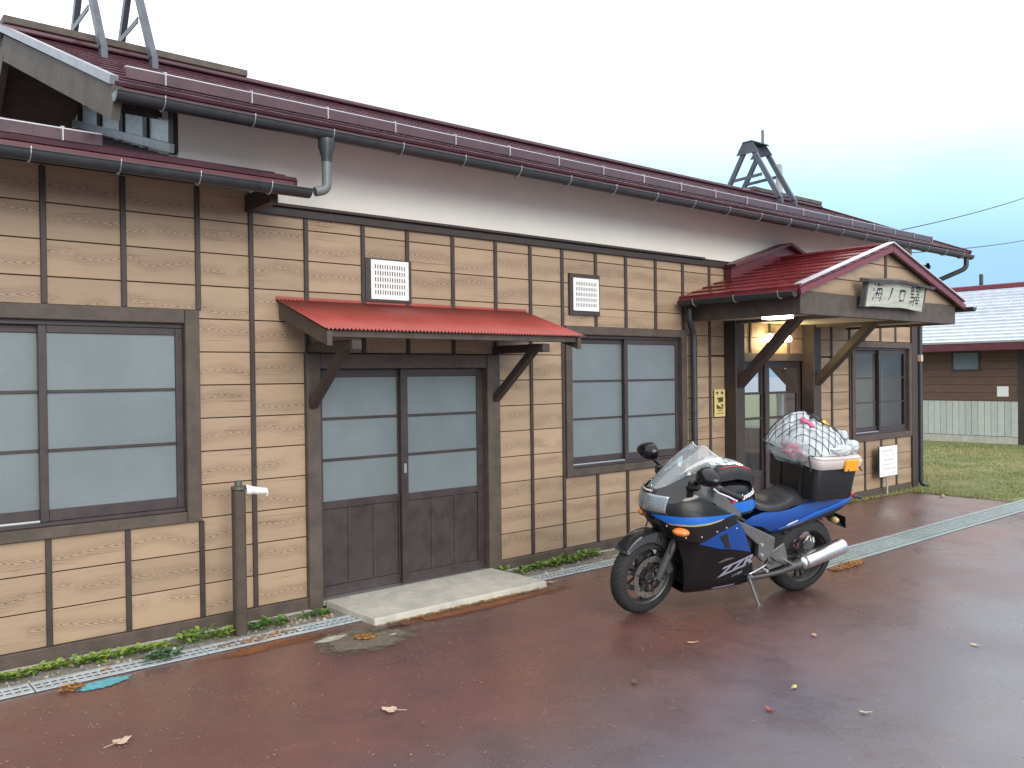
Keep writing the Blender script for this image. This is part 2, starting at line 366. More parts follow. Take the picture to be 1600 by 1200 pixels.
def reg2(rnd):
    a = rnd.uniform(11.0, 12.6); return a, -.02-rnd.random()*.12, .006
tag(blades('verge_grass', reg2, 900, .012, .04, GC, 5), 'thin mossy grass along the wall foot under the white notice', 'grass')

# stained patches on the pavement: real thin sheets with ragged edges
def stain(name, c, rough, rx, ry, seed, p=2.2, soft=.35):
    m = bpy.data.materials.new(name); m.use_nodes = True; t = m.node_tree; b = t.nodes['Principled BSDF']; L = t.links.new; nn = t.nodes.new
    tcn = nn('ShaderNodeTexCoord'); mp_ = nn('ShaderNodeMapping'); mp_.inputs['Scale'].default_value = (1/rx, 1/ry, 0); L(tcn.outputs['Object'], mp_.inputs[0])
    ln = nn('ShaderNodeVectorMath'); ln.operation = 'LENGTH'; L(mp_.outputs[0], ln.inputs[0])
    def nz_(s_, d): n = nn('ShaderNodeTexNoise'); n.inputs['Scale'].default_value = s_; n.inputs['Detail'].default_value = d; n.inputs['Roughness'].default_value = .7; n.noise_dimensions = '4D'; n.inputs['W'].default_value = seed; L(tcn.outputs['Object'], n.inputs['Vector']); return n.outputs['Fac']
    ad_ = nn('ShaderNodeMath'); ad_.operation = 'MULTIPLY_ADD'; ad_.inputs[1].default_value = 1.5; L(nz_(9, 6), ad_.inputs[0]); L(ln.outputs['Value'], ad_.inputs[2])
    mr_ = nn('ShaderNodeMapRange'); mr_.interpolation_type = 'SMOOTHSTEP'; mr_.inputs['From Min'].default_value = 1.5+soft/2; mr_.inputs['From Max'].default_value = 1.5-soft/2; L(ad_.outputs[0], mr_.inputs['Value']); L(mr_.outputs[0], b.inputs['Alpha'])
    v_ = nn('ShaderNodeMapRange'); v_.inputs['From Min'].default_value = .3; v_.inputs['From Max'].default_value = .7; v_.inputs['To Min'].default_value = .55; v_.inputs['To Max'].default_value = 1.45; L(nz_(22, 6), v_.inputs['Value'])
    vm = nn('ShaderNodeVectorMath'); vm.operation = 'SCALE'; vm.inputs[0].default_value = c; L(v_.outputs[0], vm.inputs['Scale']); L(vm.outputs[0], b.inputs['Base Color'])
    b.inputs['Roughness'].default_value = rough; return m
def patch(name, cx, cy, rx, ry, c, rough, z, seed, rot=0., soft=.35):
    b = MB(); k = 1.35; b.add([(cx-rx*k, cy-ry*k, z), (cx+rx*k, cy-ry*k, z), (cx+rx*k, cy+ry*k, z), (cx-rx*k, cy+ry*k, z)], [(0, 1, 2, 3)])
    o = b.build(name, stain(name+'_stain', c, rough, rx, ry, seed, soft=soft), org=(cx, cy, 0)); o.rotation_euler.z = rot; return o
LEAFLIT = M('ochre_leaf_litter', (.42, .20, .045), .8, var=.6, vs=30, bump=.6, bs=90)
kind(patch('repair_patch', 2.98, -.95, .42, .33, (.15, .13, .095), .45, .004, 2., .1), 'structure')
kind(patch('pale_mortar', 2.80, -.80, .16, .06, (.40, .38, .31), .6, .0055, 5., .2), 'structure')
kind(patch('rust_stain', 2.45, -.66, .5, .10, (.20, .075, .028), .5, .004, 7., .02, .7), 'structure')
kind(patch('rust_stain', 4.0, -.84, 1.1, .10, (.18, .06, .024), .5, .004, 9., .0, .8), 'structure')
kind(patch('green_algae', 4.0, -.76, .9, .045, (.11, .10, .05), .6, .005, 11., .0, .8), 'structure')
def litter(name, cx, cy, rx, ry, rot, n, seed):
    rnd = random.Random(seed); b = MB()
    for i in range(n):
        a = rnd.uniform(0, 6.28); q = math.sqrt(rnd.random()); ux, uy = rx*q*math.cos(a), ry*q*math.sin(a)
        x_ = cx+ux*math.cos(rot)-uy*math.sin(rot); y_ = cy+ux*math.sin(rot)+uy*math.cos(rot); s_ = rnd.uniform(.006, .018); t = rnd.uniform(0, 6.28)
        z_ = .006+rnd.random()*.010
        b.add([(x_+s_*math.cos(t), y_+s_*math.sin(t), z_+rnd.uniform(-.002, .006)), (x_+s_*.6*math.cos(t+1.7), y_+s_*.6*math.sin(t+1.7), z_), (x_-s_*math.cos(t), y_-s_*math.sin(t), z_+rnd.uniform(-.002, .005)), (x_+s_*.6*math.cos(t-1.6), y_+s_*.6*math.sin(t-1.6), z_)], [(0, 1, 2, 3)], rnd.randrange(2))
    return kind(b.build(name, [LEAFLIT, M('brown_leaf_litter', (.20, .085, .03), .8, var=.5, vs=30)], normals=False), 'stuff')
for nm, lab, a in (('leaf_litter', 'ochre leaf litter heaped against the wide drain behind the rear tyre', (7.42, -2.03, .30, .075, .03, 420, 1)),
                   ('leaf_litter', 'thin line of ochre leaf litter along the drain left of the doorstep', (2.45, -.47, .32, .06, .05, 200, 2)),
                   ('leaf_litter', 'small tuft of yellow leaf litter on the grey patch', (2.99, -.93, .08, .06, 0, 130, 3)),
                   ('leaf_litter', 'rusty crumbs of leaf litter along the front edge of the doorstep', (4.05, -.765, .85, .03, 0, 320, 4)),
                   ('leaf_litter', 'ochre smear of leaf litter left of the turquoise paint patch', (1.22, -.63, .07, .06, .3, 120, 5)),
                   ('leaf_litter', 'loose leaf litter on the porch paving behind the black box', (9.6, -.35, 1.2, .12, 0, 160, 6))):
    tag(litter(nm, *a), lab, 'leaf litter')
tag(patch('paint_patch', 1.385, -.665, .20, .085, (.10, .38, .43), .5, .0048, 13., .12, .12), 'turquoise paint patch on the brown paving beside the narrow drain', 'paint')

# ================================================================== station building
ST = thing('station_building', 'long low wooden station with tan boards, dark battens and maroon metal roof', 'building', (7.5, 0, 0))
JZ = [2.924-.2357*k for k in range(13)]           # board joints
BASE = .098
OPEN = {'w1': (.37, 2.213, .786, 2.278), 'door': (3.024, 4.934, 0, 1.98), 'w2': (5.78, 7.635, .786, 2.27), 'ent': (8.40, 10.16, 0, 2.0), 'w3': (11.25, 13.02, .80, 2.21)}
VENT = {'v1': (3.565, 4.004, 2.405, 2.756), 'v2': (5.846, 6.266, 2.378, 2.786)}
XL, XR = -2.6, 13.2
# backing wall with real openings
wb = MB(); xs = sorted({XL, XR} | {v for o in OPEN.values() for v in o[:2]})
for a, b in zip(xs, xs[1:]):
    zc = [(o[2], o[3]) for o in OPEN.values() if o[0] < (a+b)/2 < o[1]]
    lo = -.05
    for (z0, z1) in sorted(zc):
        if z0 > lo: wb.box(a, b, .006, .11, lo, z0)
        lo = z1
    wb.box(a, b, .006, .11, lo, 3.10 if a >= 2.2 else 3.2)
WALL = wb.build('wall', BACK, ST)
# siding boards: the pieces between battens and joints, openings cut out
def cut(r, o):
    a0, a1, b0, b1 = r
    if o[0] >= a1-1e-4 or o[1] <= a0+1e-4 or o[2] >= b1-1e-4 or o[3] <= b0+1e-4: return [r]
    res = []
    if o[2] > b0: res.append((a0, a1, b0, o[2]))
    if o[3] < b1: res.append((a0, a1, o[3], b1))
    z0, z1 = max(b0, o[2]), min(b1, o[3])
    if o[0] > a0: res.append((a0, o[0], z0, z1))
    if o[1] < a1: res.append((o[1], a1, z0, z1))
    return [q for q in res if q[1]-q[0] > .02 and q[3]-q[2] > .02]
BAT = [-2.1, -1.65, -1.15, -.7, -.2, .29, .75, 1.24, 1.72, 2.217, 2.61, 3.05, 3.55, 3.975, 4.445, 4.925, 5.347, 5.76, 6.225, 6.67, 7.14, 7.60, 8.08, 8.43, 8.88, 9.28, 9.70, 10.12, 10.744, 11.22, 11.62, 12.095, 12.55, 13.05]
cols_ = [XL]+BAT+[13.12]
allo = list(OPEN.values())+list(VENT.values())
nb = 0
for a, b in zip(cols_, cols_[1:]):
    top = 3.17 if b <= 2.62 else 3.03
    rows = [top]+JZ[:12]+[BASE]
    for z1, z0 in zip(rows, rows[1:]):
        cells = [(a+.0015, b-.0015, z0+.0035, z1-.0035)]
        for o in allo: cells = [q for c_ in cells for q in cut(c_, o)]
        for (x0, x1, q0, q1) in cells:
            d = random.uniform(-.0015, .0015)
            MB().box(x0, x1, -.008+d, .004, q0, q1, .003).build('siding_board', MATS['siding'], WALL, normals=False); nb += 1
def vbat(x_, z0, z1, wd=.036, pr=.024): MB().box(x_-wd/2, x_+wd/2, -pr-random.uniform(0, .002), .002, z0, z1, .004).build('batten', TRIM, WALL, normals=False)
for x_ in BAT:
    segs = [(BASE, 3.15 if x_ <= 2.62 else 3.01)]
    for o in allo:
        if o[0]-.012 < x_ < o[1]+.012:
            if x_ < o[0]+.03 or x_ > o[1]-.03:
                if o in VENT.values(): continue
            ns = []
            for (p, q) in segs:
                if o[2] > p and o[2] < q or o[3] > p and o[3] < q or (o[2] <= p and o[3] >= q):
                    if o[2]-p > .03: ns.append((p, min(q, o[2])))
                    if q-o[3] > .03: ns.append((max(p, o[3]), q))
                else: ns.append((p, q))
            segs = ns
    for (p, q) in segs: vbat(x_, p, q)
# baseboard pieces, foundation, trim band
for a, b in ((XL, 3.03), (4.93, 8.36), (10.2, 13.0)): MB().box(a, b, -.034, .005, -.03, BASE, .006).build('baseboard', TRIM2, ST)
for a, b in ((XL, 3.03), (4.93, 8.36)): MB().box(a, b, -.10, -.036, -.05, .012, .004).build('footing', CONC, ST)
MB().box(2.63, 8.45, -.036, .005, 3.012, 3.075, .004).build('trim_band', TRIM, ST)
MB().box(2.60, 7.95, -.066, .010, 3.077, 3.10, .004).build('trim_band_cap', TRIM, ST)
MB().box(10.3, 13.15, -.036, .005, 3.012, 3.10, .004).build('trim_band', TRIM, ST)
MB().box(13.03, 13.2, -.045, .11, -.02, 3.1, .006).build('corner_post', TRIM, ST)
# plaster wall above
MB().box(2.1, 13.15, .012, .10, 3.10, 3.86).build('plaster_wall', PLASTER, ST)
# gable and back walls
gw = MB()
gw.prism([(.10, 3.0), (4.0, 3.0), (4.0, 3.80), (2.0, 4.62), (.10, 3.84)], 'x', 2.1, 2.2); gw.build('gable_wall', PLASTER, ST)
rw = MB(); rw.box(XL, 8.6, 3.9, 4.0, -.02, 3.8); rw.box(12.7, 13.15, 3.9, 4.0, -.02, 3.8); rw.box(8.6, 12.7, 3.9, 4.0, 2.25, 3.8); rw.build('rear_wall', PLASTER, ST)      # unseen platform opening, added wide to let light into the room
ew = MB()      # east wall with a window opening
EW = (1.45, 3.05, .86, 2.05)
ew.box(13.05, 13.15, .11, EW[0], -.02, 3.83); ew.box(13.05, 13.15, EW[1], 3.9, -.02, 3.80)
ew.box(13.05, 13.15, EW[0], EW[1], -.02, EW[2]); ew.box(13.05, 13.15, EW[0], EW[1], EW[3], 3.83)
ew.prism([(.11, 3.83), (3.9, 3.83), (2.0, 4.6)], 'x', 13.06, 13.14); ew.build('east_wall', PLASTER, ST)

# ---------------------------------------------------------------- windows and doors
def glass_material():
    m = bpy.data.materials.new('clear_glass'); m.use_nodes = True; t = m.node_tree; t.nodes.clear(); nn = t.nodes.new; L = t.links.new
    o = nn('ShaderNodeOutputMaterial'); mx_ = nn('ShaderNodeMixShader'); tr = nn('ShaderNodeBsdfTransparent'); gl = nn('ShaderNodeBsdfGlossy'); fr = nn('ShaderNodeFresnel')
    tr.inputs[0].default_value = (.88, .92, .90, 1); gl.inputs['Roughness'].default_value = .02; fr.inputs[0].default_value = 1.62
    L(fr.outputs[0], mx_.inputs[0]); L(tr.outputs[0], mx_.inputs[1]); L(gl.outputs[0], mx_.inputs[2]); L(mx_.outputs[0], o.inputs[0]); return m
GLASS = glass_material()
def glaze(x0, x1, y, z0, z1, glass, parent):
    if glass is GLASS: return MB().add([(x0, y, z0), (x1, y, z0), (x1, y, z1), (x0, y, z1)], [(0, 1, 2, 3)]).build('pane', glass, parent)
    return MB().box(x0, x1, y, y+.004, z0, z1).build('pane', glass, parent)
def sash(parent, x0, x1, z0, z1, y, st=.05, top=.05, bot=.075, glass=FROST, rows=3, mun=.02):
    s_ = MB(); d = .032
    s_.box(x0, x0+st, y, y+d, z0, z1, .003); s_.box(x1-st, x1, y, y+d, z0, z1, .003)
    s_.box(x0+st+.0005, x1-st-.0005, y+.001, y+d-.001, z1-top, z1, .003); s_.box(x0+st+.0005, x1-st-.0005, y+.001, y+d-.001, z0, z0+bot, .003)
    o = s_.build('sash', SASH, parent)
    za, zb = z0+bot, z1-top; hh = (zb-za)/rows
    for i in range(1, rows):
        MB().box(x0+st+.001, x1-st-.001, y+.004, y+d-.004, za+hh*i-mun/2, za+hh*i+mun/2, .002).build('muntin', SASH, o)
    for i in range(rows):
        glaze(x0+st+.001, x1-st-.001, y+.014, za+hh*i+(mun/2 if i else 0), za+hh*(i+1)-(mun/2 if i < rows-1 else 0), glass, o)
    return o
def window(name, o, fr, glass, mid, lab=None, sill_h=.075):
    x0, x1, z0, z1 = o
    f = MB()
    f.box(x0, x0+fr, -.042, .09, z0, z1, .006); f.box(x1-fr, x1, -.042, .09, z0, z1, .006)
    f.box(x0+fr+.001, x1-fr-.001, -.040, .09, z1-fr, z1, .006); f.box(x0+fr+.001, x1-fr-.001, -.040, .09, z0, z0+sill_h, .006)
    F = f.build('window', TRIM2, ST)
    MB().box(x0+fr+.002, x1-fr-.002, -.006, .088, z0+sill_h+.001, z0+sill_h+.028, .004).build('sill', SASH, F)
    # dark head shadow rail
    MB().box(x0+fr+.002, x1-fr-.002, .0, .088, z1-fr-.03, z1-fr-.001).build('head_rail', SASH, F)
    zi0, zi1 = z0+sill_h+.029, z1-fr-.031
    sash(F, x0+fr+.002, mid+.03, zi0, zi1, .05, glass=glass); sash(F, mid-.03, x1-fr-.002, zi0, zi1, .012, glass=glass)
    MB().box(x0+fr+.004, mid-.032, .018, .030, zi0+.0005, zi0+.012).build('track', ALU, F)
    return F
window('w1', OPEN['w1'], .10, FROST, 1.235)
window('w2', OPEN['w2'], .085, FROST, 6.70)
window('w3', OPEN['w3'], .085, GLASS, 12.13, sill_h=.085)
# vents
def vent(o, gx0, gx1, gz0, gz1):
    f = MB(); f.box(o[0], o[1], -.03, .004, o[2], gz0); f.box(o[0], o[1], -.03, .004, gz1, o[3]); f.box(o[0], gx0, -.03, .004, gz0, gz1); f.box(gx1, o[1]-.001, -.03, .004, gz0, gz1)
    F = f.build('vent', TRIM, ST)
    p = MB(); n, m_ = 13, 5; W_, H_ = gx1-gx0, gz1-gz0; mg = .03; cw = (W_-2*mg)/n; ch = (H_-2*mg)/m_
    sw, sh = cw*.42, ch*.66
    # plate with real slots: vertical strips and bridges
    p.box(gx0, gx0+mg, -.036, -.032, gz0, gz1); p.box(gx1-mg, gx1, -.036, -.032, gz0, gz1)
    for i in range(n):
        c0 = gx0+mg+i*cw
        p.box(c0, c0+(cw-sw)/2, -.036, -.032, gz0, gz1); p.box(c0+(cw+sw)/2, c0+cw, -.036, -.032, gz0, gz1)
        zz = gz0
        for j in range(m_):
            s0 = gz0+mg+j*ch+(ch-sh)/2
            p.box(c0+(cw-sw)/2, c0+(cw+sw)/2, -.036, -.032, zz, s0); zz = s0+sh
        p.box(c0+(cw-sw)/2, c0+(cw+sw)/2, -.036, -.032, zz, gz1)
    p.build('vent_grille', WHITE, F, normals=False)
    MB().box(gx0+.002, gx1-.002, -.022, -.018, gz0+.002, gz1-.002).build('vent_back', DARKSLOT, F)
    s_ = MB()
    for a in (gx0+.012, gx1-.012):
        for b in (gz0+.012, gz1-.012): s_.lathe([(0, .005), (.003, .004), (.004, 0)], (a, -.036, b), (0, -1, 0), 8)
    s_.build('screws', GALV, F)
vent(VENT['v1'], 3.612, 3.972, 2.424, 2.744); vent(VENT['v2'], 5.890, 6.248, 2.422, 2.744)
# side door
dx0, dx1 = 3.024, 4.934
f = MB(); f.box(dx0, 3.14, -.055, .10, -.03, 1.98, .006); f.box(4.79, dx1, -.055, .10, -.03, 1.98, .006)
f.box(3.141, 4.789, -.045, .10, 1.86, 1.978, .006); f.build('door_frame', TRIM2, ST)
def slide_door(x0, x1, y, handle):
    z0, z1 = .055, 1.855; st = .068; d = .034
    s_ = MB(); s_.box(x0, x0+st, y, y+d, z0, z1, .003); s_.box(x1-st, x1, y, y+d, z0, z1, .003)
    for a, b in ((z0, .132), (.745, .805), (1.79, z1)): s_.box(x0+st+.0005, x1-st-.0005, y+.001, y+d-.001, a, b, .003)
    D = s_.build('door', SASH, ST)
    for i in (1, 2): MB().box(x0+st+.001, x1-st-.001, y+.004, y+d-.004, .805+.3283*i-.011, .805+.3283*i+.011, .002).build('muntin', SASH, D)
    for i in range(3): MB().box(x0+st+.001, x1-st-.001, y+.014, y+.018, .805+.3283*i+(.011 if i else 0), .805+.3283*(i+1)-(.011 if i < 2 else 0)).build('pane', FROST, D)
    wd = (x1-x0-2*st)/3
    for i in range(3):
        a = x0+st+wd*i
        MB().box(a+.002, a+wd-.002, y+.012, y+.024, .133, .744, .004).build('door_panel', SASH, D)
        if i: MB().box(a-.016, a+.016, y+.004, y+d-.004, .133, .744, .003).build('door_stile', SASH, D)
    MB().box(handle-.012, handle+.012, y-.004, y+.002, .98, 1.06, .003).build('door_pull', GALV, D)
slide_door(3.142, 3.975, .058, 3.16); slide_door(3.915, 4.788, .018, 3.95)
MB().box(3.10, 4.83, -.05, .11, .015, .054, .004).build('door_sill', ALU, ST)
sl_ = MB(); sl_.hexa([(3.19, -.735, -.03), (4.87, -.735, -.03), (4.80, -.056, -.03), (3.16, -.056, -.03), (3.19, -.725, .05), (4.865, -.725, .05), (4.80, -.056, .062), (3.16, -.056, .062)])
tag(sl_.build('doorstep', CONC, org=(4, -.4, 0), bevel=.008), 'pale concrete doorstep slab in front of the frosted sliding doors', 'doorstep')

# ---------------------------------------------------------------- entrance under the porch
for a, b in ((8.355, 8.53), (10.03, 10.205)): MB().box(a, b, -.175, .0035, -.01, 2.41, .008).build('porch_post', TRIM, ST)
MB().box(8.531, 10.029, -.03, .10, 1.93, 2.03, .005).build('entrance_lintel', TRIM2, ST)
def ent_door(x0, x1, y):
    z0, z1 = .03, 1.928; st = .085; d = .034
    s_ = MB(); s_.box(x0, x0+st, y, y+d, z0, z1, .003); s_.box(x1-st, x1, y, y+d, z0, z1, .003)
    for a, b in ((z0, .14), (.50, .58), (1.21, 1.24), (1.52, 1.55), (1.845, z1)): s_.box(x0+st+.0005, x1-st-.0005, y+.001, y+d-.001, a, b, .003)
    D = s_.build('entrance_door', SASH, ST)
    for a, b in ((.58, 1.21), (1.24, 1.52), (1.55, 1.845)): glaze(x0+st+.001, x1-st-.001, y+.014, a, b, GLASS, D)
    wd = (x1-x0-2*st)/3
    for i in range(3): MB().box(x0+st+wd*i+.003, x0+st+wd*(i+1)-.003, y+.012, y+.024, .141, .499, .004).build('door_panel', SASH, D)
ent_door(8.531, 9.30, .06); ent_door(9.24, 10.029, .02)
# waiting room
INW = M('waiting_room_wall', (.80, .77, .68), .8, var=.08, vs=4); WAIN = M('varnished_wainscot', (.23, .125, .045), .4, var=.3, vs=6, stretch=(3, 3, .4))
r_ = MB(); r_.box(8.20, 8.26, .112, 3.898, 0, 2.6, m=0); r_.box(8.262, 8.6, 3.84, 3.898, .8, 2.6); r_.box(12.7, 13.05, 3.84, 3.898, .8, 2.6); r_.box(8.6, 12.7, 3.84, 3.898, 2.25, 2.6); r_.build('partition', [INW], ST)
MB().box(8.20, 13.05, .112, 3.898, 2.6, 2.64).build('room_ceiling', INW, ST)
MB().box(8.27, 13.045, .115, 3.83, .006, .02).build('room_floor', M('room_floor', (.20, .17, .13), .5, var=.2, vs=3), ST)
wn = MB(); wn.box(13.03, 13.049, .115, 3.83, .02, .84); wn.box(8.265, 8.6, 3.82, 3.839, .02, .84); wn.box(12.7, 13.03, 3.82, 3.839, .02, .84); wn.box(8.262, 8.28, .115, 3.82, .02, .84); wn.build('wainscot', WAIN, ST)
ef = MB(); ef.box(13.02, 13.16, EW[0]-.05, EW[0], EW[2]-.05, EW[3]+.05); ef.box(13.02, 13.16, EW[1], EW[1]+.05, EW[2]-.05, EW[3]+.05)
ef.box(13.02, 13.16, EW[0], EW[1], EW[3], EW[3]+.05); ef.box(13.02, 13.16, EW[0], EW[1], EW[2]-.05, EW[2]); ef.box(13.06, 13.10, 2.22, 2.28, EW[2], EW[3]); ef.box(13.06, 13.10, EW[0], EW[1], 1.44, 1.465)
EF = ef.build('window', WHITE, ST); MB().add([(13.075, EW[0], EW[2]), (13.075, EW[1], EW[2]), (13.075, EW[1], EW[3]), (13.075, EW[0], EW[3])], [(0, 1, 2, 3)]).build('pane', GLASS, EF)
bn = thing('bench', 'varnished wooden bench inside the waiting room under the far window', 'bench', (12.7, 2.2, .02))
MB().box(12.5, 12.92, 1.3, 3.2, .42, .46, .005).build('seat', WAIN, bn)
for y_ in (1.4, 2.25, 3.1): MB().box(12.53, 12.9, y_-.03, y_+.03, .02, .42).build('leg', WAIN, bn)

# ---------------------------------------------------------------- roofs
def courses(parent, e0, e1, r0_, r1, n, mat, lip=.014, th=.010, name='roof_course'):
    e0, e1, r0_, r1 = map(Vector, (e0, e1, r0_, r1)); nrm = (e1-e0).cross(r0_-e0).normalized()
    if nrm.z < 0: nrm = -nrm
    for i in range(n):
        t0, t1 = i/n, min(1, (i+1)/n+.012)
        a, b = e0.lerp(r0_, t0), e1.lerp(r1, t0); c_, d = e0.lerp(r0_, t1), e1.lerp(r1, t1)
        u = lip+random.uniform(-.001, .001)
        h = MB().hexa([a, b, d-nrm*.002, c_-nrm*.002, a+nrm*(u+th), b+nrm*(u+th), d+nrm*th, c_+nrm*th]); h.build(name, mat, parent, normals=False)
EZ, RZ, EY, RY = 3.60, 4.66, -.50, 2.0
rb = MB()
for ey, sgn in ((EY, 1), (4.5, -1)):
    rb.hexa([(1.55, ey, EZ-.07), (13.88, ey, EZ-.07), (13.88, RY, RZ-.07), (1.40, RY, RZ-.07), (1.55, ey, EZ-.008), (13.88, ey, EZ-.008), (13.88, RY, RZ-.008), (1.40, RY, RZ-.008)])
RF = rb.build('roof', M('roof_boards', (.10, .075, .06), .8, var=.3, vs=6), ST)
courses(RF, (1.54, EY-.03, EZ-.013), (13.9, EY-.03, EZ-.013), (1.38, RY, RZ), (13.9, RY, RZ), 13, ROOF)
courses(RF, (1.54, 4.53, EZ-.013), (13.9, 4.53, EZ-.013), (1.38, RY, RZ), (13.9, RY, RZ), 7, ROOF)
MB().box(1.56, 13.89, EY-.02, EY-.002, EZ-.10, EZ-.015, .003).build('fascia', FASC, RF)
MB().box(1.37, 13.91, RY-.09, RY+.09, RZ+.0, RZ+.045, .012).build('ridge_cap', ROOF, RF)
for a, b in ((1.37, 3.43), (11.82, 13.86)): MB().box(a, b, RY-.10, RY+.10, RZ+.046, RZ+.11, .006).build('ridge_board', TRIM2, RF)
# left verge: metal flashing, bargeboards and purlin ends
for ey, ex in ((EY-.04, 1.545), (4.54, 1.545)):
    MB().bar((ex-.012, ey, EZ+.012), (1.37, RY, RZ+.03), .05, .055, (0, 0, 1)).build('verge_flashing', M('dull_flashing', (.27, .27, .31), .4, metal=.3, var=.2, vs=9), RF)
    MB().bar((ex+.005, ey+(.0 if ey < 0 else 0), EZ-.13), (1.40, RY, RZ-.13), .05, .20, (0, 0, 1)).build('bargeboard', M('weathered_bargeboard', (.095, .08, .065), .75, var=.35, vs=5, bump=.3, bs=60), RF)
for ey in (EY-.04, 4.54): MB().bar((13.91, ey, EZ-.02), (13.91, RY, RZ+.0), .03, .09, (0, 0, 1)).build('verge_flashing', FASC, RF)
PUR = M('purlin_end_pale', (.36, .32, .27), .7, var=.2, vs=8)
for y_, z_ in ((.374, 3.70), (1.3, 4.09)):
    p = MB(); p.box(1.60, 2.1, y_-.045, y_+.045, z_, z_+.12, .004); q = p.build('purlin', TRIM2, RF); MB().box(1.585, 1.599, y_-.04, y_+.04, z_+.005, z_+.115).build('purlin_end', PUR, q)
# gable clerestory: studs, pale panes, sill flashing
for i, y_ in enumerate((.05, .62, 1.22, 1.86, 2.5)): MB().box(2.065, 2.099, y_-.05, y_+.05, 3.36+y_*.30, min(3.72+y_*.42, 9.09-y_*1.85)).build('gable_stud', TRIM, ST)
for y0, y1 in ((.105, .565), (.675, 1.165), (1.275, 1.805), (1.915, 2.445)):
    MB().hexa([(2.085, y0, 3.42+y0*.30), (2.085, y1, 3.42+y1*.30), (2.097, y1, 3.42+y1*.30), (2.097, y0, 3.42+y0*.30), (2.085, y0, 3.59+y0*.31), (2.085, y1, 3.59+y1*.31), (2.097, y1, 3.59+y1*.31), (2.097, y0, 3.59+y0*.31)]).build('gable_pane', M('pale_wired_glass', (.82, .86, .87), .25, var=.25, vs=4, stretch=(1, 1, 6)), ST)
MB().bar((2.045, -.03, 3.385), (2.045, 2.6, 4.17), .03, .06).build('step_flashing', FLASH, ST)
# lower wing roof
lb = MB(); lb.hexa([(-2.6, -.48, 3.12), (2.70, -.48, 3.12), (2.70, .0, 3.25), (-2.6, .0, 3.25), (-2.6, -.48, 3.165), (2.70, -.48, 3.165), (2.70, .0, 3.31), (-2.6, .0, 3.31)])
lb.hexa([(-2.6, .0, 3.25), (2.06, .0, 3.25), (2.06, 2.6, 4.03), (-2.6, 2.6, 4.03), (-2.6, .0, 3.31), (2.06, .0, 3.31), (2.06, 2.6, 4.09), (-2.6, 2.6, 4.09)])
LR = lb.build('lower_roof', TRIM, ST)
courses(LR, (-2.6, -.52, 3.165), (2.73, -.52, 3.165), (-2.6, -.002, 3.322), (2.73, -.002, 3.322), 3, ROOF)
courses(LR, (-2.6, 0, 3.323), (2.03, 0, 3.323), (-2.6, 2.6, 4.11), (2.03, 2.6, 4.11), 12, ROOF)
MB().box(-2.6, 2.72, -.518, -.49, 3.075, 3.16, .003).build('fascia', FASC, LR)
MB().bar((2.735, -.5, 3.135), (2.735, -.01, 3.285), .02, .09).build('verge_flashing', FASC, LR)
MB().bar((2.60, -.44, 3.07), (2.60, .0, 3.07), .06, .12).build('rafter_end', TRIM, LR)

def gutter(name, p0, p1, r, parent, step=.57, off=.2, n=10):
    p0, p1 = Vector(p0), Vector(p1); d = (p1-p0); L_ = d.length; d.normalize(); s_ = d.cross(Vector((0, 0, 1))).normalized(); b = MB()
    prof = [(r*math.cos(a), r*math.sin(a)) for a in [math.pi+math.pi*i/n for i in range(n+1)]]
    inner = [(q[0]*.93, q[1]*.93+.001) for q in reversed(prof)]; ring = prof+inner; V = [p0+s_*a+Vector((0, 0, b_)) for a, b_ in ring]+[p1+s_*a+Vector((0, 0, b_)) for a, b_ in ring]; k = len(ring)
    F = [(i, (i+1) % k, k+(i+1) % k, k+i) for i in range(k)]+[tuple(range(n+1)), tuple(range(k, k+n+1))]
    b.add(V, F); b.tube([p0+s_*r, p1+s_*r], .006, 6); b.tube([p0-s_*r, p1-s_*r], .006, 6)
    G = b.build(name, GUT, parent, smooth=True)
    t = off
    while t < L_-.05:
        c_ = p0+d*t; h = MB(); hp = [c_+s_*(r*1.07*math.cos(a))+Vector((0, 0, r*1.07*math.sin(a))) for a in [math.pi*(1+i/8) for i in range(9)]]
        hp = [hp[0]+Vector((0, 0, .014))]+hp+[hp[-1]+Vector((0, 0, .014))]
        for a, b_ in zip(hp, hp[1:]): h.bar(a, b_, .016, .004, d)
        h.build('bracket', GALV, G); t += step
    return G
gutter('gutter', (1.52, EY-.09, EZ-.075), (13.78, EY-.09, EZ-.075), .058, ST, .58, .28)
gutter('gutter', (-2.6, -.575, 3.10), (2.80, -.575, 3.10), .056, ST, .48, .30)
# downpipes
def pipe(name, pts, r, mat, parent, n=12):
    P = [Vector(p) for p in pts]; out_ = [P[0]]
    for a, b, c_ in zip(P, P[1:], P[2:]):
        q = min(r*2.2, (b-a).length*.45, (c_-b).length*.45); s0, s1 = b+(a-b).normalized()*q, b+(c_-b).normalized()*q
        for i in range(6): t = i/5; out_.append(s0*(1-t)**2+b*2*t*(1-t)+s1*t*t)
    out_.append(P[-1]); return MB().tube(out_, r, n).build(name, mat, parent, smooth=True)
MB().lathe([(0, .06), (.05, .06), (.12, .04), (.16, .036)], (2.93, EY-.09, EZ-.125), (0, 0, -1), 14).build('pipe_hopper', GUT, ST, smooth=True)
pipe('downpipe', [(2.93, EY-.09, EZ-.26), (2.93, EY-.09, 3.12), (2.84, EY-.085, 3.095)], .034, M('grey_pipe', (.13, .145, .15), .4, var=.2, vs=9), ST)
pipe('downpipe', [(7.58, -.12, 2.50), (7.58, -.12, 2.36), (7.71, -.075, 2.24), (7.71, -.075, .02)], .036, GUT, ST)
for z_ in (.5, 1.35, 2.1): MB().lathe([(-.012, .041), (.012, .041)], (7.71, -.075, z_), (0, 0, 1), 12).build('pipe_clip', GUT, ST)
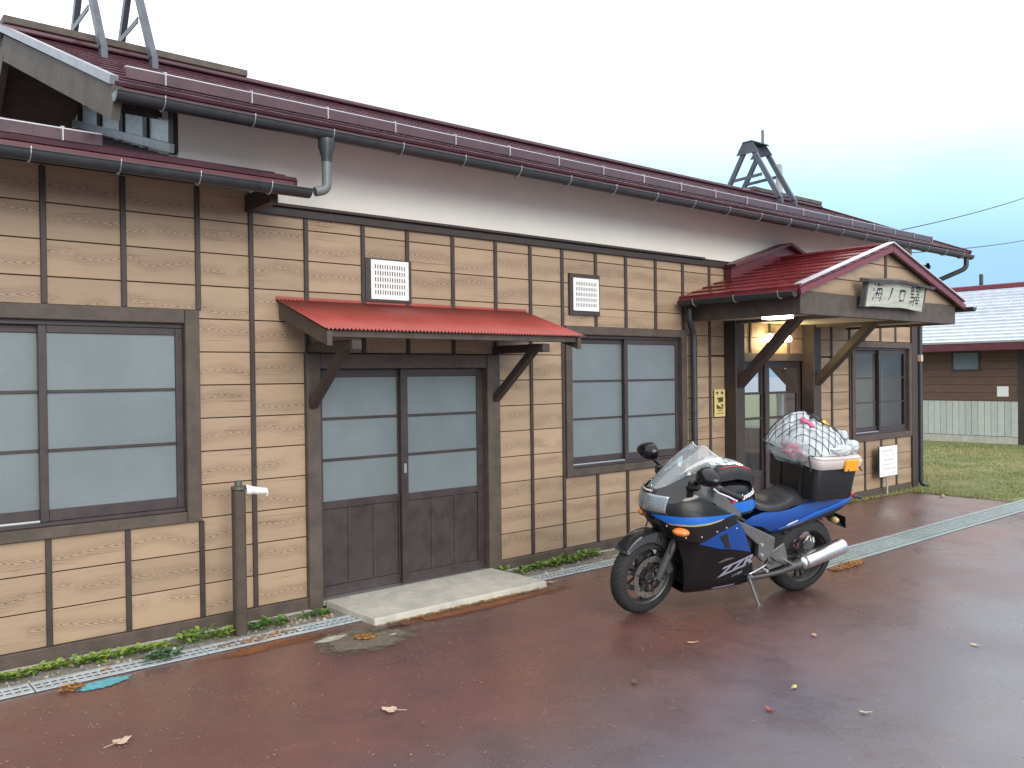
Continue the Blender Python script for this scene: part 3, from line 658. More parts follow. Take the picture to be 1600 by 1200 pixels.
pipe('downpipe', [(13.62, EY-.09, EZ-.12), (13.62, EY-.09, EZ-.27), (13.26, -.05, EZ-.55), (13.26, -.05, .06), (13.34, -.14, .03)], .036, GUT, ST)
# snow guards
def guard(parent, x0, x1, y_, z_, step, off):
    b = MB(); b.box(x0, x1, y_-.003, y_+.003, z_, z_+.07); o = b.build('snow_guard', ROOF, parent)
    MB().box(x0, x1, y_-.004, y_+.035, z_+.0705, z_+.078).build('guard_lip', FLASH, o)  # pale top edge: sky reflection put into the lip's own colour
    t = x0+off
    while t < x1:
        h = MB(); h.bar((t, y_-.006, z_-.004), (t, y_-.006, z_+.082), .006, .022, (0, 1, 0)); h.bar((t, y_-.008, z_+.083), (t, y_+.10, z_+.06), .022, .005); h.build('bracket', FLASH, o); t += step
guard(RF, 1.70, 13.35, -.20, 3.755, .60, .25); guard(LR, -2.6, 1.55, -.20, 3.285, .62, .2)
# under-eave rafters ends hidden by gutter
for i in range(0):
    x_ = 2.3+i*.41
    MB().hexa([(x_-.03, EY+.02, EZ-.14), (x_+.03, EY+.02, EZ-.14), (x_+.03, .0, EZ+.07), (x_-.03, .0, EZ+.07), (x_-.03, EY+.02, EZ-.075), (x_+.03, EY+.02, EZ-.075), (x_+.03, .0, EZ+.138), (x_-.03, .0, EZ+.138)]).build('rafter', TRIM2, RF)

# A-frames on the ridge
AF = M('a_frame_steel', (.085, .095, .12), .42, metal=.3, var=.3, vs=7)
def aframes(label, xa, xb):
    t = thing('ridge_a_frame', label, 'roof frame', ((xa+xb)/2, RY, RZ+.1), group='steel A-frames on the station ridge')
    for x_ in (xa, xb):
        MB().bar((x_, 1.44, 4.50), (x_, RY-.02, 5.46), .075, .05, (1, 0, 0)).build('front_leg', AF, t)
        MB().bar((x_+.001, 2.62, 4.44), (x_+.001, RY+.02, 5.46), .07, .05, (1, 0, 0)).build('rear_leg', AF, t)
        MB().bar((x_-.03, 1.74, 4.93), (x_-.03, 2.27, 4.91), .01, .05).build('cross_bar', AF, t)
        MB().prism([(1.80, 5.30), (2.22, 5.30), (2.09, 5.50), (1.93, 5.50)], 'x', x_-.038, x_-.028).build('gusset', AF, t)
        MB().box(x_-.025, x_+.025, 1.395, 1.47, 4.415, 4.515).build('foot', AF, t)
        MB().box(x_-.04, x_+.04, 2.56, 2.69, 4.36, 4.46).build('foot', FLASH, t)
    MB().box(xa-.05, xb+.05, RY-.09, RY+.09, 5.485, 5.50).build('top_plate', AF, t)
    return t
aframes('dark steel A-frame pair standing on the near left end of the ridge', 2.0, 2.4)
ta = aframes('dark steel A-frame pair on the far right ridge end with antenna rod', 11.83, 12.22)
MB().box(12.20, 12.24, RY-.02, RY+.02, 5.50, 5.75, .004).build('rod', M('grey_rod', (.16, .17, .19), .5), ta)

# ---------------------------------------------------------------- canopy over the side door
cz0, cz1, cy0, cy1 = 2.385, 2.125, .0, -.79; cx0, cx1 = 2.80, 5.29
c_ = MB(); nw = 78
def cf(u, v):
    return (cx0+(cx1-cx0)*u, cy0+(cy1-cy0)*v, cz0+(cz1-cz0)*v+.0075*math.sin(u*nw*2*math.pi))
c_.grid(cf, nw*8, 2); CN = c_.build('canopy', CORR, ST, smooth='all', solid=.0015)
MB().box(cx0, cx1, -.016, -.002, cz0-.02, cz0+.02).build('canopy_flashing', CORR, CN)
for x_ in (cx0+.02, cx1-.07):
    MB().hexa([(x_, cy1+.02, cz1-.115), (x_+.04, cy1+.02, cz1-.115), (x_+.04, -.02, cz0-.145), (x_, -.02, cz0-.145), (x_, cy1+.02, cz1-.013), (x_+.04, cy1+.02, cz1-.013), (x_+.04, -.02, cz0-.02), (x_, -.02, cz0-.02)]).build('canopy_rafter', TRIM2, CN)
MB().box(cx0+.062, cx1-.072, cy1+.04, cy1+.10, cz1-.055, cz1-.008, .003).build('canopy_purlin', TRIM2, CN)
for i in range(4):
    MB().bar((cx0+.062, -.15-.16*i, cz0-.085-.0527*i-.012), (cx1-.072, -.15-.16*i, cz0-.085-.0527*i-.012), .09, .012, (0, .33, 1)).build('canopy_board', TRIM, CN)
for x_ in (3.07, 4.88):
    MB().box(x_-.04, x_+.04, -.74, -.056, 1.985, 2.055, .005).build('canopy_arm', TRIM, CN)
    MB().bar((x_, -.055, 1.58), (x_, -.60, 2.02), .065, .065, (1, 0, 0), .005).build('canopy_brace', TRIM, CN)

# ---------------------------------------------------------------- porch
PX0, PX1, PC, PF = 7.57, 11.29, 9.43, -1.47; PEZ, PRZ = 2.625, 3.185
pb = MB()
PB = TRIM2
MB().box(7.66, 11.20, PF+.04, PF+.10, 2.365, 2.60, .006).build('porch_fascia', PB, ST)
for x0, x1 in ((7.66, 7.72), (11.14, 11.20)): MB().box(x0, x1, PF+.101, -.012, 2.365, 2.60, .006).build('porch_beam', PB, ST)
MB().box(7.721, 11.139, PF+.101, -.026, 2.395, 2.415).build('porch_ceiling', CREAM, ST)
# tympanum boards
sl2 = (PRZ-PEZ)/(PC-PX0)
def roofz(x_): return PRZ-sl2*abs(x_-PC)-.05
TY = MB().prism([(7.75, 2.601), (11.11, 2.601), (PC, roofz(PC))], 'y', PF+.075, PF+.095).build('tympanum', BACK, ST)
for z0, z1 in ((2.603, 2.755), (2.765, 2.97), (2.98, 3.11)):
    for s_ in (-1, 1):
        xa0 = PC+s_*(PRZ-.05-z0)/sl2; xa1 = PC+s_*(PRZ-.05-z1)/sl2
        b = MB(); xin = PC+s_*.002
        poly = [(xa0, z0), (xin, z0), (xin, z1), (xa1, z1)]
        if s_ > 0: poly = poly[::-1]
        b.prism(poly, 'y', PF+.06, PF+.074); b.build('siding_board', MATS['siding'], TY)
MB().box(PC-.02, PC+.02, PF+.045, PF+.06, 2.62, 3.12, .003).build('batten', TRIM, TY)
pr_ = MB()
for s_, xe in ((-1, PX0), (1, PX1)):
    pr_.hexa([(xe, PF, PEZ-.04), (PC, PF, PRZ-.04), (PC, -.01, PRZ-.04), (xe, -.01, PEZ-.04), (xe, PF, PEZ-.006), (PC, PF, PRZ-.006), (PC, -.01, PRZ-.006), (xe, -.01, PEZ-.006)])
PR = pr_.build('porch_roof', TRIM, ST)
courses(PR, (PX0-.02, PF-.02, PEZ-.006), (PX0-.02, -.005, PEZ-.006), (PC, PF-.02, PRZ), (PC, -.005, PRZ), 9, PORCHR)
courses(PR, (PX1+.02, PF-.02, PEZ-.006), (PX1+.02, -.005, PEZ-.006), (PC, PF-.02, PRZ), (PC, -.005, PRZ), 9, PORCHR)
MB().box(PC-.06, PC+.06, PF-.01, -.02, PRZ+.0, PRZ+.035, .01).build('ridge_cap', PORCHR, PR)
for s_, xe in ((-1, PX0-.03), (1, PX1+.03)):
    MB().bar((xe, PF-.025, PEZ-.045), (PC+s_*.004, PF-.025, PRZ-.035), .025, .06, (0, 0, 1)).build('verge_board', PFASC, PR)
    MB().bar((xe, PF-.005, PEZ+.028), (PC+s_*.004, PF-.005, PRZ+.040), .085, .012, (0, 0, 1)).build('verge_flashing', M('wet_pale_metal', (.62, .58, .62), .22, metal=.2), PR)
    MB().box(xe-.01, xe+.012, PF, -.01, PEZ-.055, PEZ-.008).build('fascia', PFASC, PR)
# stepped upper flashing at the wall
for s_, xe in ((-1, 8.34), (1, 10.66)):
    MB().bar((xe, -.10, 3.03), (9.50+s_*.003, -.10, 3.375), .19, .035, (0, 0, 1)).build('upper_flashing', FASC, PR)
MB().prism([(8.36, 2.86), (10.64, 2.86), (10.64, 3.01), (9.5, 3.355), (8.36, 3.01)], 'y', -.12, -.02).build('flashing_cheek', FASC, PR)
gutter('gutter', (PX0-.075, PF+.0, 2.575), (PX0-.075, -.06, 2.575), .05, ST, .52, .16)
gutter('gutter', (PX1+.075, -.06, 2.575), (PX1+.075, PF-.13, 2.575), .05, ST, .52, .16)
# knee braces
MB().bar((8.443, -.150, 1.65), (8.443, -.96, 2.43), .10, .125, (1, 0, 0), .008).build('knee_brace', TRIM, ST)
MB().bar((10.117, -.150, 1.65), (10.117, -.96, 2.43), .10, .125, (1, 0, 0), .008).build('knee_brace', TRIM, ST)
for x0 in (8.39, 10.064): MB().box(x0, x0+.106, PF+.102, -.176, 2.36, 2.394, .004).build('porch_tie', TRIM2, ST)

# ---------------------------------------------------------------- porch lamps
LAMPE = M('lamp_diffuser', (.9, .9, .85), .4, emit=(1, .97, .88), es=9)
pl = thing('ceiling_lamp', 'lit white fluorescent lamp on the porch ceiling', 'lamp', (7.85, -1.04, 2.394))
MB().box(7.77, 7.95, -1.19, -.89, 2.378, 2.394, .004).build('lamp_base', WHITE, pl); MB().box(7.78, 7.94, -1.18, -.90, 2.345, 2.377, .015).build('diffuser', LAMPE, pl, smooth=True)
tw = thing('twin_lamp', 'twin round bulb lamp glowing warm above the entrance doors', 'lamp', (9.35, -.02, 2.25))
MB().box(9.25, 9.45, -.045, -.009, 2.20, 2.28, .006).build('lamp_base', WHITE, tw)
BULB = M('warm_bulb', (.9, .85, .7), .4, emit=(1, .84, .52), es=30)
for x_ in (9.14, 9.55):
    MB().tube([(9.35, -.045, 2.24), ((9.35+x_)/2, -.075, 2.25), (x_, -.09, 2.235)], .012, 8).build('lamp_arm', WHITE, tw, smooth=True)
    MB().lathe([(0, .02), (.02, .038), (.05, .046), (.075, .038), (.085, 0)], (x_, -.085, 2.25), (0, -.35, -.94), 14).build('bulb', BULB, tw, smooth='all')
    ld = bpy.data.lights.new('lamp_light', 'POINT'); ld.energy = 3.0; ld.color = (1, .74, .36); ld.shadow_soft_size = .05
    lo = bpy.data.objects.new('lamp_light', ld); col.objects.link(lo); lo.parent = tw; lo.location = (x_-9.35, -.13, -.10)

# ================================================================== name board, notices
BOARD = M('pale_weathered_board', (.44, .45, .39), .7, var=.28, vs=7, bump=.25, bs=60, stretch=(.6, 1, 3))
GREYW = M('grey_weathered_wood', (.10, .098, .10), .75, var=.4, vs=9, bump=.4, bs=50)
INK = M('brush_ink', (.018, .03, .026), .6)
nbx = thing('name_board', 'pale wooden station name board with brushed black characters on the porch gable', 'sign', (9.43, -1.50, 2.48))
tilt = R(9)
def sp_(u, v, d=0.):   # board coordinates: u along, v up, d out of the face
    y_ = -1.455-.03*0 - d*math.cos(tilt) - v*math.sin(tilt); return (9.425+u, y_-.02, 2.485+v*math.cos(tilt)-d*math.sin(tilt))
b = MB(); nU = 16
def edge_lo(u): return .018*(1-(u/.655)**2)+.004*math.sin(u*9)
for i in range(nU):
    u0, u1 = -.655+1.31*i/nU, -.655+1.31*(i+1)/nU
    P8 = [sp_(u0, edge_lo(u0), 0), sp_(u1, edge_lo(u1), 0), sp_(u1, edge_lo(u1), .045), sp_(u0, edge_lo(u0), .045), sp_(u0, .29, 0), sp_(u1, .29, 0), sp_(u1, .29, .045), sp_(u0, .29, .045)]
    b.hexa(P8)
b.build('board', BOARD, nbx)
for s_ in (-1, 1): MB().hexa([sp_(s_*.657, 0, -.005), sp_(s_*.69, 0, -.005), sp_(s_*.69, 0, .05), sp_(s_*.657, 0, .05), sp_(s_*.657, .29, -.005), sp_(s_*.69, .29, -.005), sp_(s_*.69, .29, .05), sp_(s_*.657, .29, .05)]).build('end_board', GREYW, nbx)
for s_ in (-1, 1):
    c2 = MB(); u0, u1 = sorted((s_*.002, s_*.755)); va, vb = (.305, .345) if s_ > 0 else (.305, .345)
    f_ = lambda u: .335-.045*abs(u)
    c2.hexa([sp_(u0, f_(u0)-.04, -.01), sp_(u1, f_(u1)-.04, -.01), sp_(u1, f_(u1)-.04, .11), sp_(u0, f_(u0)-.04, .11), sp_(u0, f_(u0), -.01), sp_(u1, f_(u1), -.01), sp_(u1, f_(u1)-.012, .12), sp_(u0, f_(u0)-.012, .12)])
    c2.build('cap_board', GREYW, nbx)
GL = {
 'sea': [[(.10, .90), (.24, .78)], [(.04, .64), (.18, .54)], [(.06, .10), (.13, .22), (.22, .42)], [(.46, .97), (.40, .84), (.30, .72)], [(.38, .84), (.92, .86)], [(.44, .68), (.40, .45), (.33, .20), (.88, .22)], [(.44, .67), (.86, .68), (.83, .30), (.78, .06), (.68, .10)], [(.27, .43), (.98, .45)], [(.60, .63), (.65, .52)], [(.57, .39), (.62, .28)]],
 'no': [[(.72, .92), (.62, .58), (.44, .28), (.26, .08)]],
 'mouth': [[(.20, .86), (.22, .5), (.26, .12)], [(.20, .83), (.80, .86), (.77, .5), (.74, .14)], [(.25, .17), (.76, .18)]],
 'station': [[(.05, .92), (.06, .66), (.07, .42)], [(.05, .90), (.43, .92)], [(.23, .90), (.23, .42)], [(.06, .75), (.41, .76)], [(.06, .59), (.41, .60)], [(.07, .43), (.45, .44), (.43, .2), (.39, .05), (.31, .10)], [(.05, .28), (.01, .10)], [(.14, .28), (.16, .13)], [(.23, .29), (.27, .15)], [(.32, .31), (.37, .19)],
             [(.52, .96), (.54, .73)], [(.52, .95), (.96, .96), (.94, .73)], [(.54, .74), (.94, .74)], [(.66, .95), (.66, .74)], [(.80, .95), (.80, .74)], [(.59, .60), (.91, .61)], [(.75, .70), (.75, .47)], [(.52, .46), (.98, .48)], [(.64, .43), (.68, .35)], [(.87, .43), (.82, .35)], [(.52, .31), (.98, .33)], [(.59, .18), (.92, .19)], [(.75, .32), (.74, .0)]]}
def brush(strokes, u0, v0, wd, ht, th):
    m_ = MB()
    for s_ in strokes:
        P = [Vector((u0+a*wd, v0+b_*ht, 0)) for a, b_ in s_]; Q = []
        for a, b_ in zip(P, P[1:]):
            for k in range(5): Q.append(a.lerp(b_, k/5))
        Q.append(P[-1]); V = []; n = len(Q)
        for i, q in enumerate(Q):
            t = (Q[min(i+1, n-1)]-Q[max(i-1, 0)]).normalized(); nn_ = Vector((-t.y, t.x, 0)); f_ = i/(n-1)
            r_ = th*(.75+.45*math.cos(f_*math.pi*1.1)+.15*math.sin(i*2.1))*(.7 if i in (0, n-1) else 1)
            r_ = max(r_, th*.35)
            V += [sp_(*(q+nn_*r_).xy, .047), sp_(*(q-nn_*r_).xy, .047)]
        m_.add(V, [(2*i, 2*i+1, 2*i+3, 2*i+2) for i in range(n-1)])
    return m_
for k, (u0, v0, wd, ht, th) in {'sea': (-.545, .06, .23, .215, .0095), 'no': (-.225, .075, .15, .17, .013), 'mouth': (.03, .07, .19, .165, .0115), 'station': (.315, .045, .25, .235, .008)}.items():
    brush(GL[k], u0, v0, wd, ht, th).build('character', INK, nbx, normals=False)

YEL = M('yellow_notice_card', (.62, .50, .20), .6, var=.08, vs=14)
nt_ = thing('warning_notice', 'yellow notice card with dark pictures beside the left porch post', 'notice', (8.23, -.03, 1.28))
MB().box(8.135, 8.335, -.034, -.0265, 1.285, 1.60, .001).build('card', YEL, nt_)
pm = MB()
for a, b_, c2, d_ in ((8.168, 8.205, 1.545, 1.575), (8.255, 8.293, 1.545, 1.575), (8.19, 8.28, 1.352, 1.362), (8.165, 8.30, 1.328, 1.333), (8.165, 8.30, 1.315, 1.320)): pm.box(a, b_, -.0352, -.0342, c2, d_)
pm.prism([(8.17, 1.375), (8.292, 1.375), (8.292, 1.43), (8.25, 1.432), (8.285, 1.38), (8.17, 1.43)], 'y', -.0352, -.0342); pm.prism([(8.165, 1.505), (8.295, 1.51), (8.29, 1.455), (8.19, 1.45), (8.21, 1.475)], 'y', -.0352, -.0342)
pm.build('print', M('notice_print', (.07, .05, .02), .6), nt_)

ns = thing('white_notice_sign', 'white rectangular notice plate on a thin stake at the wall foot', 'sign', (12.08, -.11, .0))
MB().tube([(12.08, -.105, -.05), (12.08, -.105, .69)], .013, 8).build('stake', M('pale_stake', (.42, .40, .32), .6, var=.2, vs=9), ns, smooth=True)
pc = MB(); pc.box(11.79, 12.31, -.145, -.137, .285, .715, .003); pc.build('plate', M('white_sign_enamel', (.80, .83, .84), .3), ns)
MB().box(11.785, 12.315, -.136, -.122, .28, .72, .003).build('backing', BLACKP, ns)
rnd = random.Random(11); tx = MB()
for (z_, a, b_, h_) in ((.655, 11.82, 12.18, .022), (.588, 11.87, 12.19, .024), (.523, 11.92, 12.22, .024), (.458, 11.84, 12.20, .022), (.393, 11.87, 12.28, .024), (.332, 12.13, 12.28, .013)):
    q = a
    while q < b_:
        wd = h_*rnd.uniform(.55, .9)
        for k in range(rnd.randrange(2, 4)):
            if rnd.random() < .6: zz = z_-h_/2+h_*k/3+.002; tx.box(q, q+wd*rnd.uniform(.6, 1), -.1464, -.1456, zz, zz+h_*.13)
            else: xx = q+wd*rnd.random()*.8; tx.box(xx, xx+h_*.13, -.1464, -.1456, z_-h_/2, z_+h_*rnd.uniform(.1, .5))
        q += h_*1.08
        if rnd.random() < .12: q += h_
tx.build('lettering', M('grey_lettering', (.10, .11, .13), .6), ns, normals=False)

# ================================================================== water standpipe
PO = M('brown_pole_paint', (.066, .050, .036), .5, var=.3, vs=8, rv=.1)
sp = thing('water_standpipe', 'brown water standpipe post with its tap wrapped in white cloth', 'standpipe', (2.374, -.292, 0))
MB().box(2.334, 2.414, -.332, -.252, -.05, 1.02, .012).build('post', PO, sp)
MB().lathe([(0, .050), (.018, .050), (.024, .040), (.026, .026), (.05, .026), (.06, .018), (.062, 0)], (2.374, -.292, 1.02), (0, 0, 1), 16).build('cap', M('cap_metal', (.12, .125, .10), .45, metal=.4, var=.2, vs=12), sp, smooth=True)
cl = MB()
def clf(u, v):
    a = u*2*math.pi; x_ = 2.418+.155*v; r_ = .026*(1+.22*noise.noise((math.cos(a)*1.5, math.sin(a)*1.5, v*5)))*(1.1-.25*v); zc = 1.015-.025*v
    return (x_, -.31+r_*math.cos(a), zc+r_*math.sin(a)*(1.15 if v < .3 else 1))
cl.grid(clf, 18, 14); CL = cl.build('wrapped_tap', M('white_rag', (.78, .78, .75), .9, bump=.5, bs=60), sp, smooth='all')
MB().tube([(2.57, -.31, .995), (2.578, -.312, .975), (2.572, -.311, .955)], [.010, .009, .004], 6).build('rag_end', MATS['white_rag'], CL, smooth=True)

# ================================================================== drains
def grate(x0, x1, y0, y1, rows, along='x', lab='', grp=''):
    b = MB(); W_ = y1-y0; ed = W_*(.22 if rows == 2 else .12)
    def bx(a0, a1, b0, b1, z0, z1):
        if along == 'x': b.box(a0, a1, b0, b1, z0, z1)
        else: b.box(b0, b1, a0, a1, z0, z1)
    zt = .010
    bx(x0, x1, y0, y0+ed, -.02, zt); bx(x0, x1, y1-ed, y1, -.02, zt)
    iw = W_-2*ed; rw = iw/rows
    for i in range(1, rows): bx(x0, x1, y0+ed+rw*i-rw*.22, y0+ed+rw*i+rw*.22, -.02, zt-.0005)
    n = int((x1-x0)/.045)
    for i in range(n+1):
        a = x0+(x1-x0-.014)*i/n; bx(a, a+.014, y0+ed, y1-ed, -.02, zt-.001)
    c_ = ((x0+x1)/2, (y0+y1)/2, 0) if along == 'x' else ((y0+y1)/2, (x0+x1)/2, 0)
    o = b.build('drain_grate', STEELG if rows == 2 else M('dull_grate', (.33, .40, .41), .42, metal=.2, var=.25, vs=9, rnd=.1), org=c_, normals=False); tag(o, lab, 'drain grate', grp); return o
gg1 = 'narrow drain grates along the wall'
for i, lab in enumerate(('at the far left end of the wall drain', 'in the bottom left corner, left of the turquoise paint', 'directly behind the turquoise paint patch', 'in front of the brown standpipe', 'running under the left edge of the doorstep', 'coming out under the right edge of the doorstep', 'beside the green weeds right of the doorstep', 'just behind the motorcycle front wheel')):
    grate(-.95+i+.004, -.95+i+.996, -.555, -.378, 2, 'x', 'narrow galvanised drain grate '+lab, gg1)
dk = MB(); dk.box(-.96, 7.06, -.56, -.372, -.10, .0045); kind(dk.build('drain_channel', M('drain_dark', (.03, .033, .035), .6)), 'structure')
gg2 = 'wide drain grates beyond the motorcycle'
for i, lab in enumerate(('first', 'second', 'third', 'fourth', 'fifth', 'sixth', 'seventh')):
    grate(7.05+i+.004, 7.05+i+.996, -1.97, -1.60, 6, 'x', 'wide pale steel drain grate, %s one counted from the rear tyre' % lab, gg2)
dk = MB(); dk.box(7.04, 14.06, -1.975, -1.595, -.10, .0045); kind(dk.build('drain_channel', MATS['drain_dark']), 'structure')
gs = MB()   # gravel strip between the wall and the narrow drain
GRAV = M('gravel_strip', (.19, .175, .14), .85, var=.6, vs=28, bump=.9, bs=60)
gs.grid(lambda u, v: (-2+10.3*u, -.372+.27*v, .0045+.012*abs(noise.noise((u*60, v*5, 0)))+.008*v), 120, 4); kind(gs.build('gravel_strip', GRAV), 'structure')
peb = MB(); rnd = random.Random(4)
for i in range(420):
    a = rnd.choice((rnd.uniform(.3, 3.1), rnd.uniform(5.0, 8.2))); b_ = rnd.uniform(-.37, -.105); s_ = rnd.uniform(.006, .02)
    P = []
    for k in range(6): t = k*math.pi/3+rnd.random()*.5; P.append((a+s_*math.cos(t)*rnd.uniform(.7, 1.2), b_+s_*math.sin(t)*rnd.uniform(.7, 1.2), .006))
    peb.add(P+[(a, b_, .012+s_*.6)], [(k, (k+1) % 6, 6) for k in range(6)], rnd.randrange(3))
tag(kind(peb.build('gravel', [M('pebble_pale', (.42, .40, .36), .8), M('pebble_tan', (.30, .24, .17), .8), M('pebble_grey', (.16, .16, .16), .8)], normals=False), 'stuff'), 'loose gravel and crumbs between the wall and the narrow drain', 'gravel')

# ================================================================== weeds and fallen leaves
WG = [M('weed_green', (.10, .19, .028), .6), M('weed_light', (.20, .28, .05), .6), M('weed_dark', (.05, .11, .03), .6), M('weed_blue', (.09, .17, .11), .65)]
def weed(cx, cy, spread, n, h, seed, lab, cols=(0, 1, 2), grp='weeds along the wall foot'):
    rnd = random.Random(seed); t = MB()
    for i in range(n):
        a = rnd.uniform(0, 6.28); q = math.sqrt(rnd.random())*spread; bx, by = cx+q*math.cos(a)*1.5, cy+q*math.sin(a)*.55
        hz = h*rnd.uniform(.25, 1)*(1-.5*q/spread); l = rnd.uniform(.026, .056); wd = l*rnd.uniform(.32, .5); t_ = rnd.uniform(0, 6.28); up = rnd.uniform(-.2, .7)
        d = Vector((math.cos(t_), math.sin(t_), up)).normalized(); s_ = d.cross(Vector((0, 0, 1))).normalized()*wd; c0 = Vector((bx, by, .010+hz))
        top = Vector((0, 0, wd*.25))
        t.add([c0, c0+d*l*.35+s_*.8+top, c0+d*l*.7+s_*.75+top, c0+d*l, c0+d*l*.7-s_*.75+top, c0+d*l*.35-s_*.8+top, c0+d*l*.5], [(0, 1, 6), (1, 2, 6), (2, 3, 6), (3, 4, 6), (4, 5, 6), (5, 0, 6)], rnd.choice(cols))
        if i % 3 == 0: t.add([Vector((cx+rnd.uniform(-.02, .02), cy+rnd.uniform(-.01, .01), .005)), c0+Vector((.002, 0, 0)), c0-Vector((.002, 0, 0))], [(0, 1, 2)], 0)
    o = t.build('weed', WG, org=(cx, cy, 0), normals=False); tag(o, lab, 'weed', grp); return o
ORD = ('first', 'second', 'third', 'fourth', 'fifth', 'sixth', 'seventh')
for i, (a, b_, s_, n, h) in enumerate(((.85, -.22, .10, 70, .045), (1.02, -.24, .09, 80, .05), (1.17, -.2, .07, 55, .04), (1.33, -.22, .09, 80, .05), (1.50, -.22, .09, 70, .045), (1.66, -.24, .09, 80, .055), (1.82, -.25, .06, 40, .04))): weed(a, b_, s_, n, h, 20+i, 'low light green weed clump on the gravel, %s from the left edge' % ORD[i], (0, 1, 1))
weed(2.10, -.25, .11, 130, .10, 40, 'taller leafy weed tuft just left of the standpipe', (0, 0, 1))
weed(2.27, -.26, .07, 55, .05, 41, 'flat pale weed touching the standpipe foot', (1, 1, 0))
weed(1.79, -.47, .08, 110, .06, 42, 'blue green weed growing through the narrow drain', (3, 3, 2))
weed(2.58, -.26, .12, 120, .06, 43, 'dark green moss clump right of the standpipe', (2, 2, 0))
weed(2.98, -.24, .08, 60, .05, 44, 'green weeds beside the left edge of the doorstep', (2, 0))
for i, (a, b_, s_, n, h) in enumerate(((5.10, -.2, .10, 60, .05), (5.32, -.22, .13, 120, .07), (5.60, -.2, .14, 140, .085), (5.90, -.18, .13, 120, .085))): weed(a, b_, s_, n, h, 60+i, 'green leafy weed clump at the wall foot, %s to the right of the doorstep' % ORD[i], (0, 0, 1), 'weeds right of the doorstep')
weed(4.92, -.09, .04, 22, .07, 70, 'tiny weed at the foot of the right door post', (0, 1))

LEAFC = {'pale': M('leaf_pale', (.50, .38, .28), .7, var=.2, vs=30), 'tan': M('leaf_tan', (.46, .30, .17), .7, var=.25, vs=30), 'red': M('leaf_red', (.30, .05, .035), .6, var=.3, vs=30), 'brown': M('leaf_brown', (.10, .055, .035), .7, var=.3, vs=30), 'green': M('leaf_yellowgreen', (.42, .42, .12), .6), 'orange': M('leaf_orange', (.50, .16, .06), .7, var=.3, vs=30)}
def leaf(x_, y_, s_, rot, mat, lab, seed, lobes=5, curl=.22):
    s_ *= 1.15; rnd = random.Random(seed); n = lobes*4; P = []
    for i in range(n):
        a = -2.5+5.0*i/(n-1); r_ = (.55+.45*abs(math.cos(a*lobes/2.4)))*(1.0 if i % 2 else .86)*(.75+.25*math.cos(a))
        P.append((r_*math.cos(a), r_*.8*math.sin(a)))
    V = [(.0, 0, .012)]+[(a*s_, b_*s_, .010+curl*s_*((a*a+b_*b_)*.5+.25*noise.noise((a*2+seed, b_*2, 0)))) for a, b_ in P]
    b = MB(); c_, sn = math.cos(rot), math.sin(rot)
    V = [(x_+a*c_-b_*sn, y_+a*sn+b_*c_, max(.0055, z_)) for a, b_, z_ in V]
    b.add(V, [(0, i, i+1) for i in range(1, n)])
    st_ = Vector((x_, y_, .012)); b.bar(st_, st_+Vector((-c_*s_*1.1, -sn*s_*1.1, .004)), .003, .003)
    o = b.build('fallen_leaf', LEAFC[mat], org=(x_, y_, 0), normals=False); tag(o, lab, 'leaf', 'fallen leaves on the paving'); return o
leaf(1.207, -1.614, .066, .4, 'pale', 'largest pale fallen leaf, nearest the bottom left of the paving', 1)
leaf(2.437, -2.166, .062, 2.2, 'pale', 'pale fallen leaf lying alone on the paving below the doorstep', 2)
leaf(3.693, -2.76, .035, .9, 'brown', 'dark curled leaf on the paving below the front wheel', 3, 3, .8)
leaf(4.304, -3.403, .030, .2, 'green', 'small yellow green leaf on the open paving', 4, 3, .5)
leaf(3.926, -3.497, .030, 1.2, 'red', 'small dark red leaf on the open paving', 5, 3, .6)
leaf(4.264, -3.845, .028, 2.2, 'pale', 'small pale scrap of leaf low on the right paving', 6, 3, .5)
leaf(5.265, -2.963, .034, .6, 'tan', 'small tan leaf on the paving below the side stand', 7, 3)
leaf(4.54, -2.51, .034, 2.6, 'tan', 'small tan leaf on the paving in front of the fairing', 8, 3)
leaf(5.846, -3.768, .032, 1.6, 'pale', 'small pale leaf far right on the wet paving', 9, 3)
leaf(3.02, -.30, .045, .7, 'orange', 'orange leaf on the gravel beside the doorstep left corner', 10)
leaf(2.75, -.27, .055, 1.9, 'tan', 'broad tan leaf on the gravel between standpipe and doorstep', 11)
leaf(1.46, -.43, .028, .3, 'orange', 'pinkish leaf standing on the narrow drain', 12, 3, .9)
leaf(4.98, -.66, .045, 2.9, 'pale', 'pale leaf at the right front corner of the doorstep', 13)
leaf(3.16, -1.02, .03, .2, 'pale', 'pale leaf on the grey mortar patch', 14, 3)
leaf(12.4, -.75, .07, .5, 'tan', 'tan curled leaf on the porch paving near the lawn edge', 15, 5, .8)
rnd = random.Random(33)
crumbs = MB()
for i in range(3200):
    a, b_ = rnd.uniform(.6, 6.5), rnd.uniform(-4.6, -.6)
    if rnd.random() > math.exp(-abs(b_+1.4)/1.3)+.12: continue
    s_ = rnd.uniform(.0025, .0085); t = rnd.uniform(0, 6.28)
    crumbs.add([(a+s_*math.cos(t), b_+s_*math.sin(t), .006), (a+s_*.5*math.cos(t+2), b_+s_*.5*math.sin(t+2), .007), (a-s_*math.cos(t), b_-s_*math.sin(t), .009), (a+s_*.5*math.cos(t-2), b_+s_*.5*math.sin(t-2), .0065)], [(0, 1, 2, 3)])
tag(kind(crumbs.build('leaf_crumbs', M('crumb_tan', (.36, .24, .17), .8), normals=False), 'stuff'), 'tiny pale leaf and needle crumbs scattered over the paving', 'leaf litter')

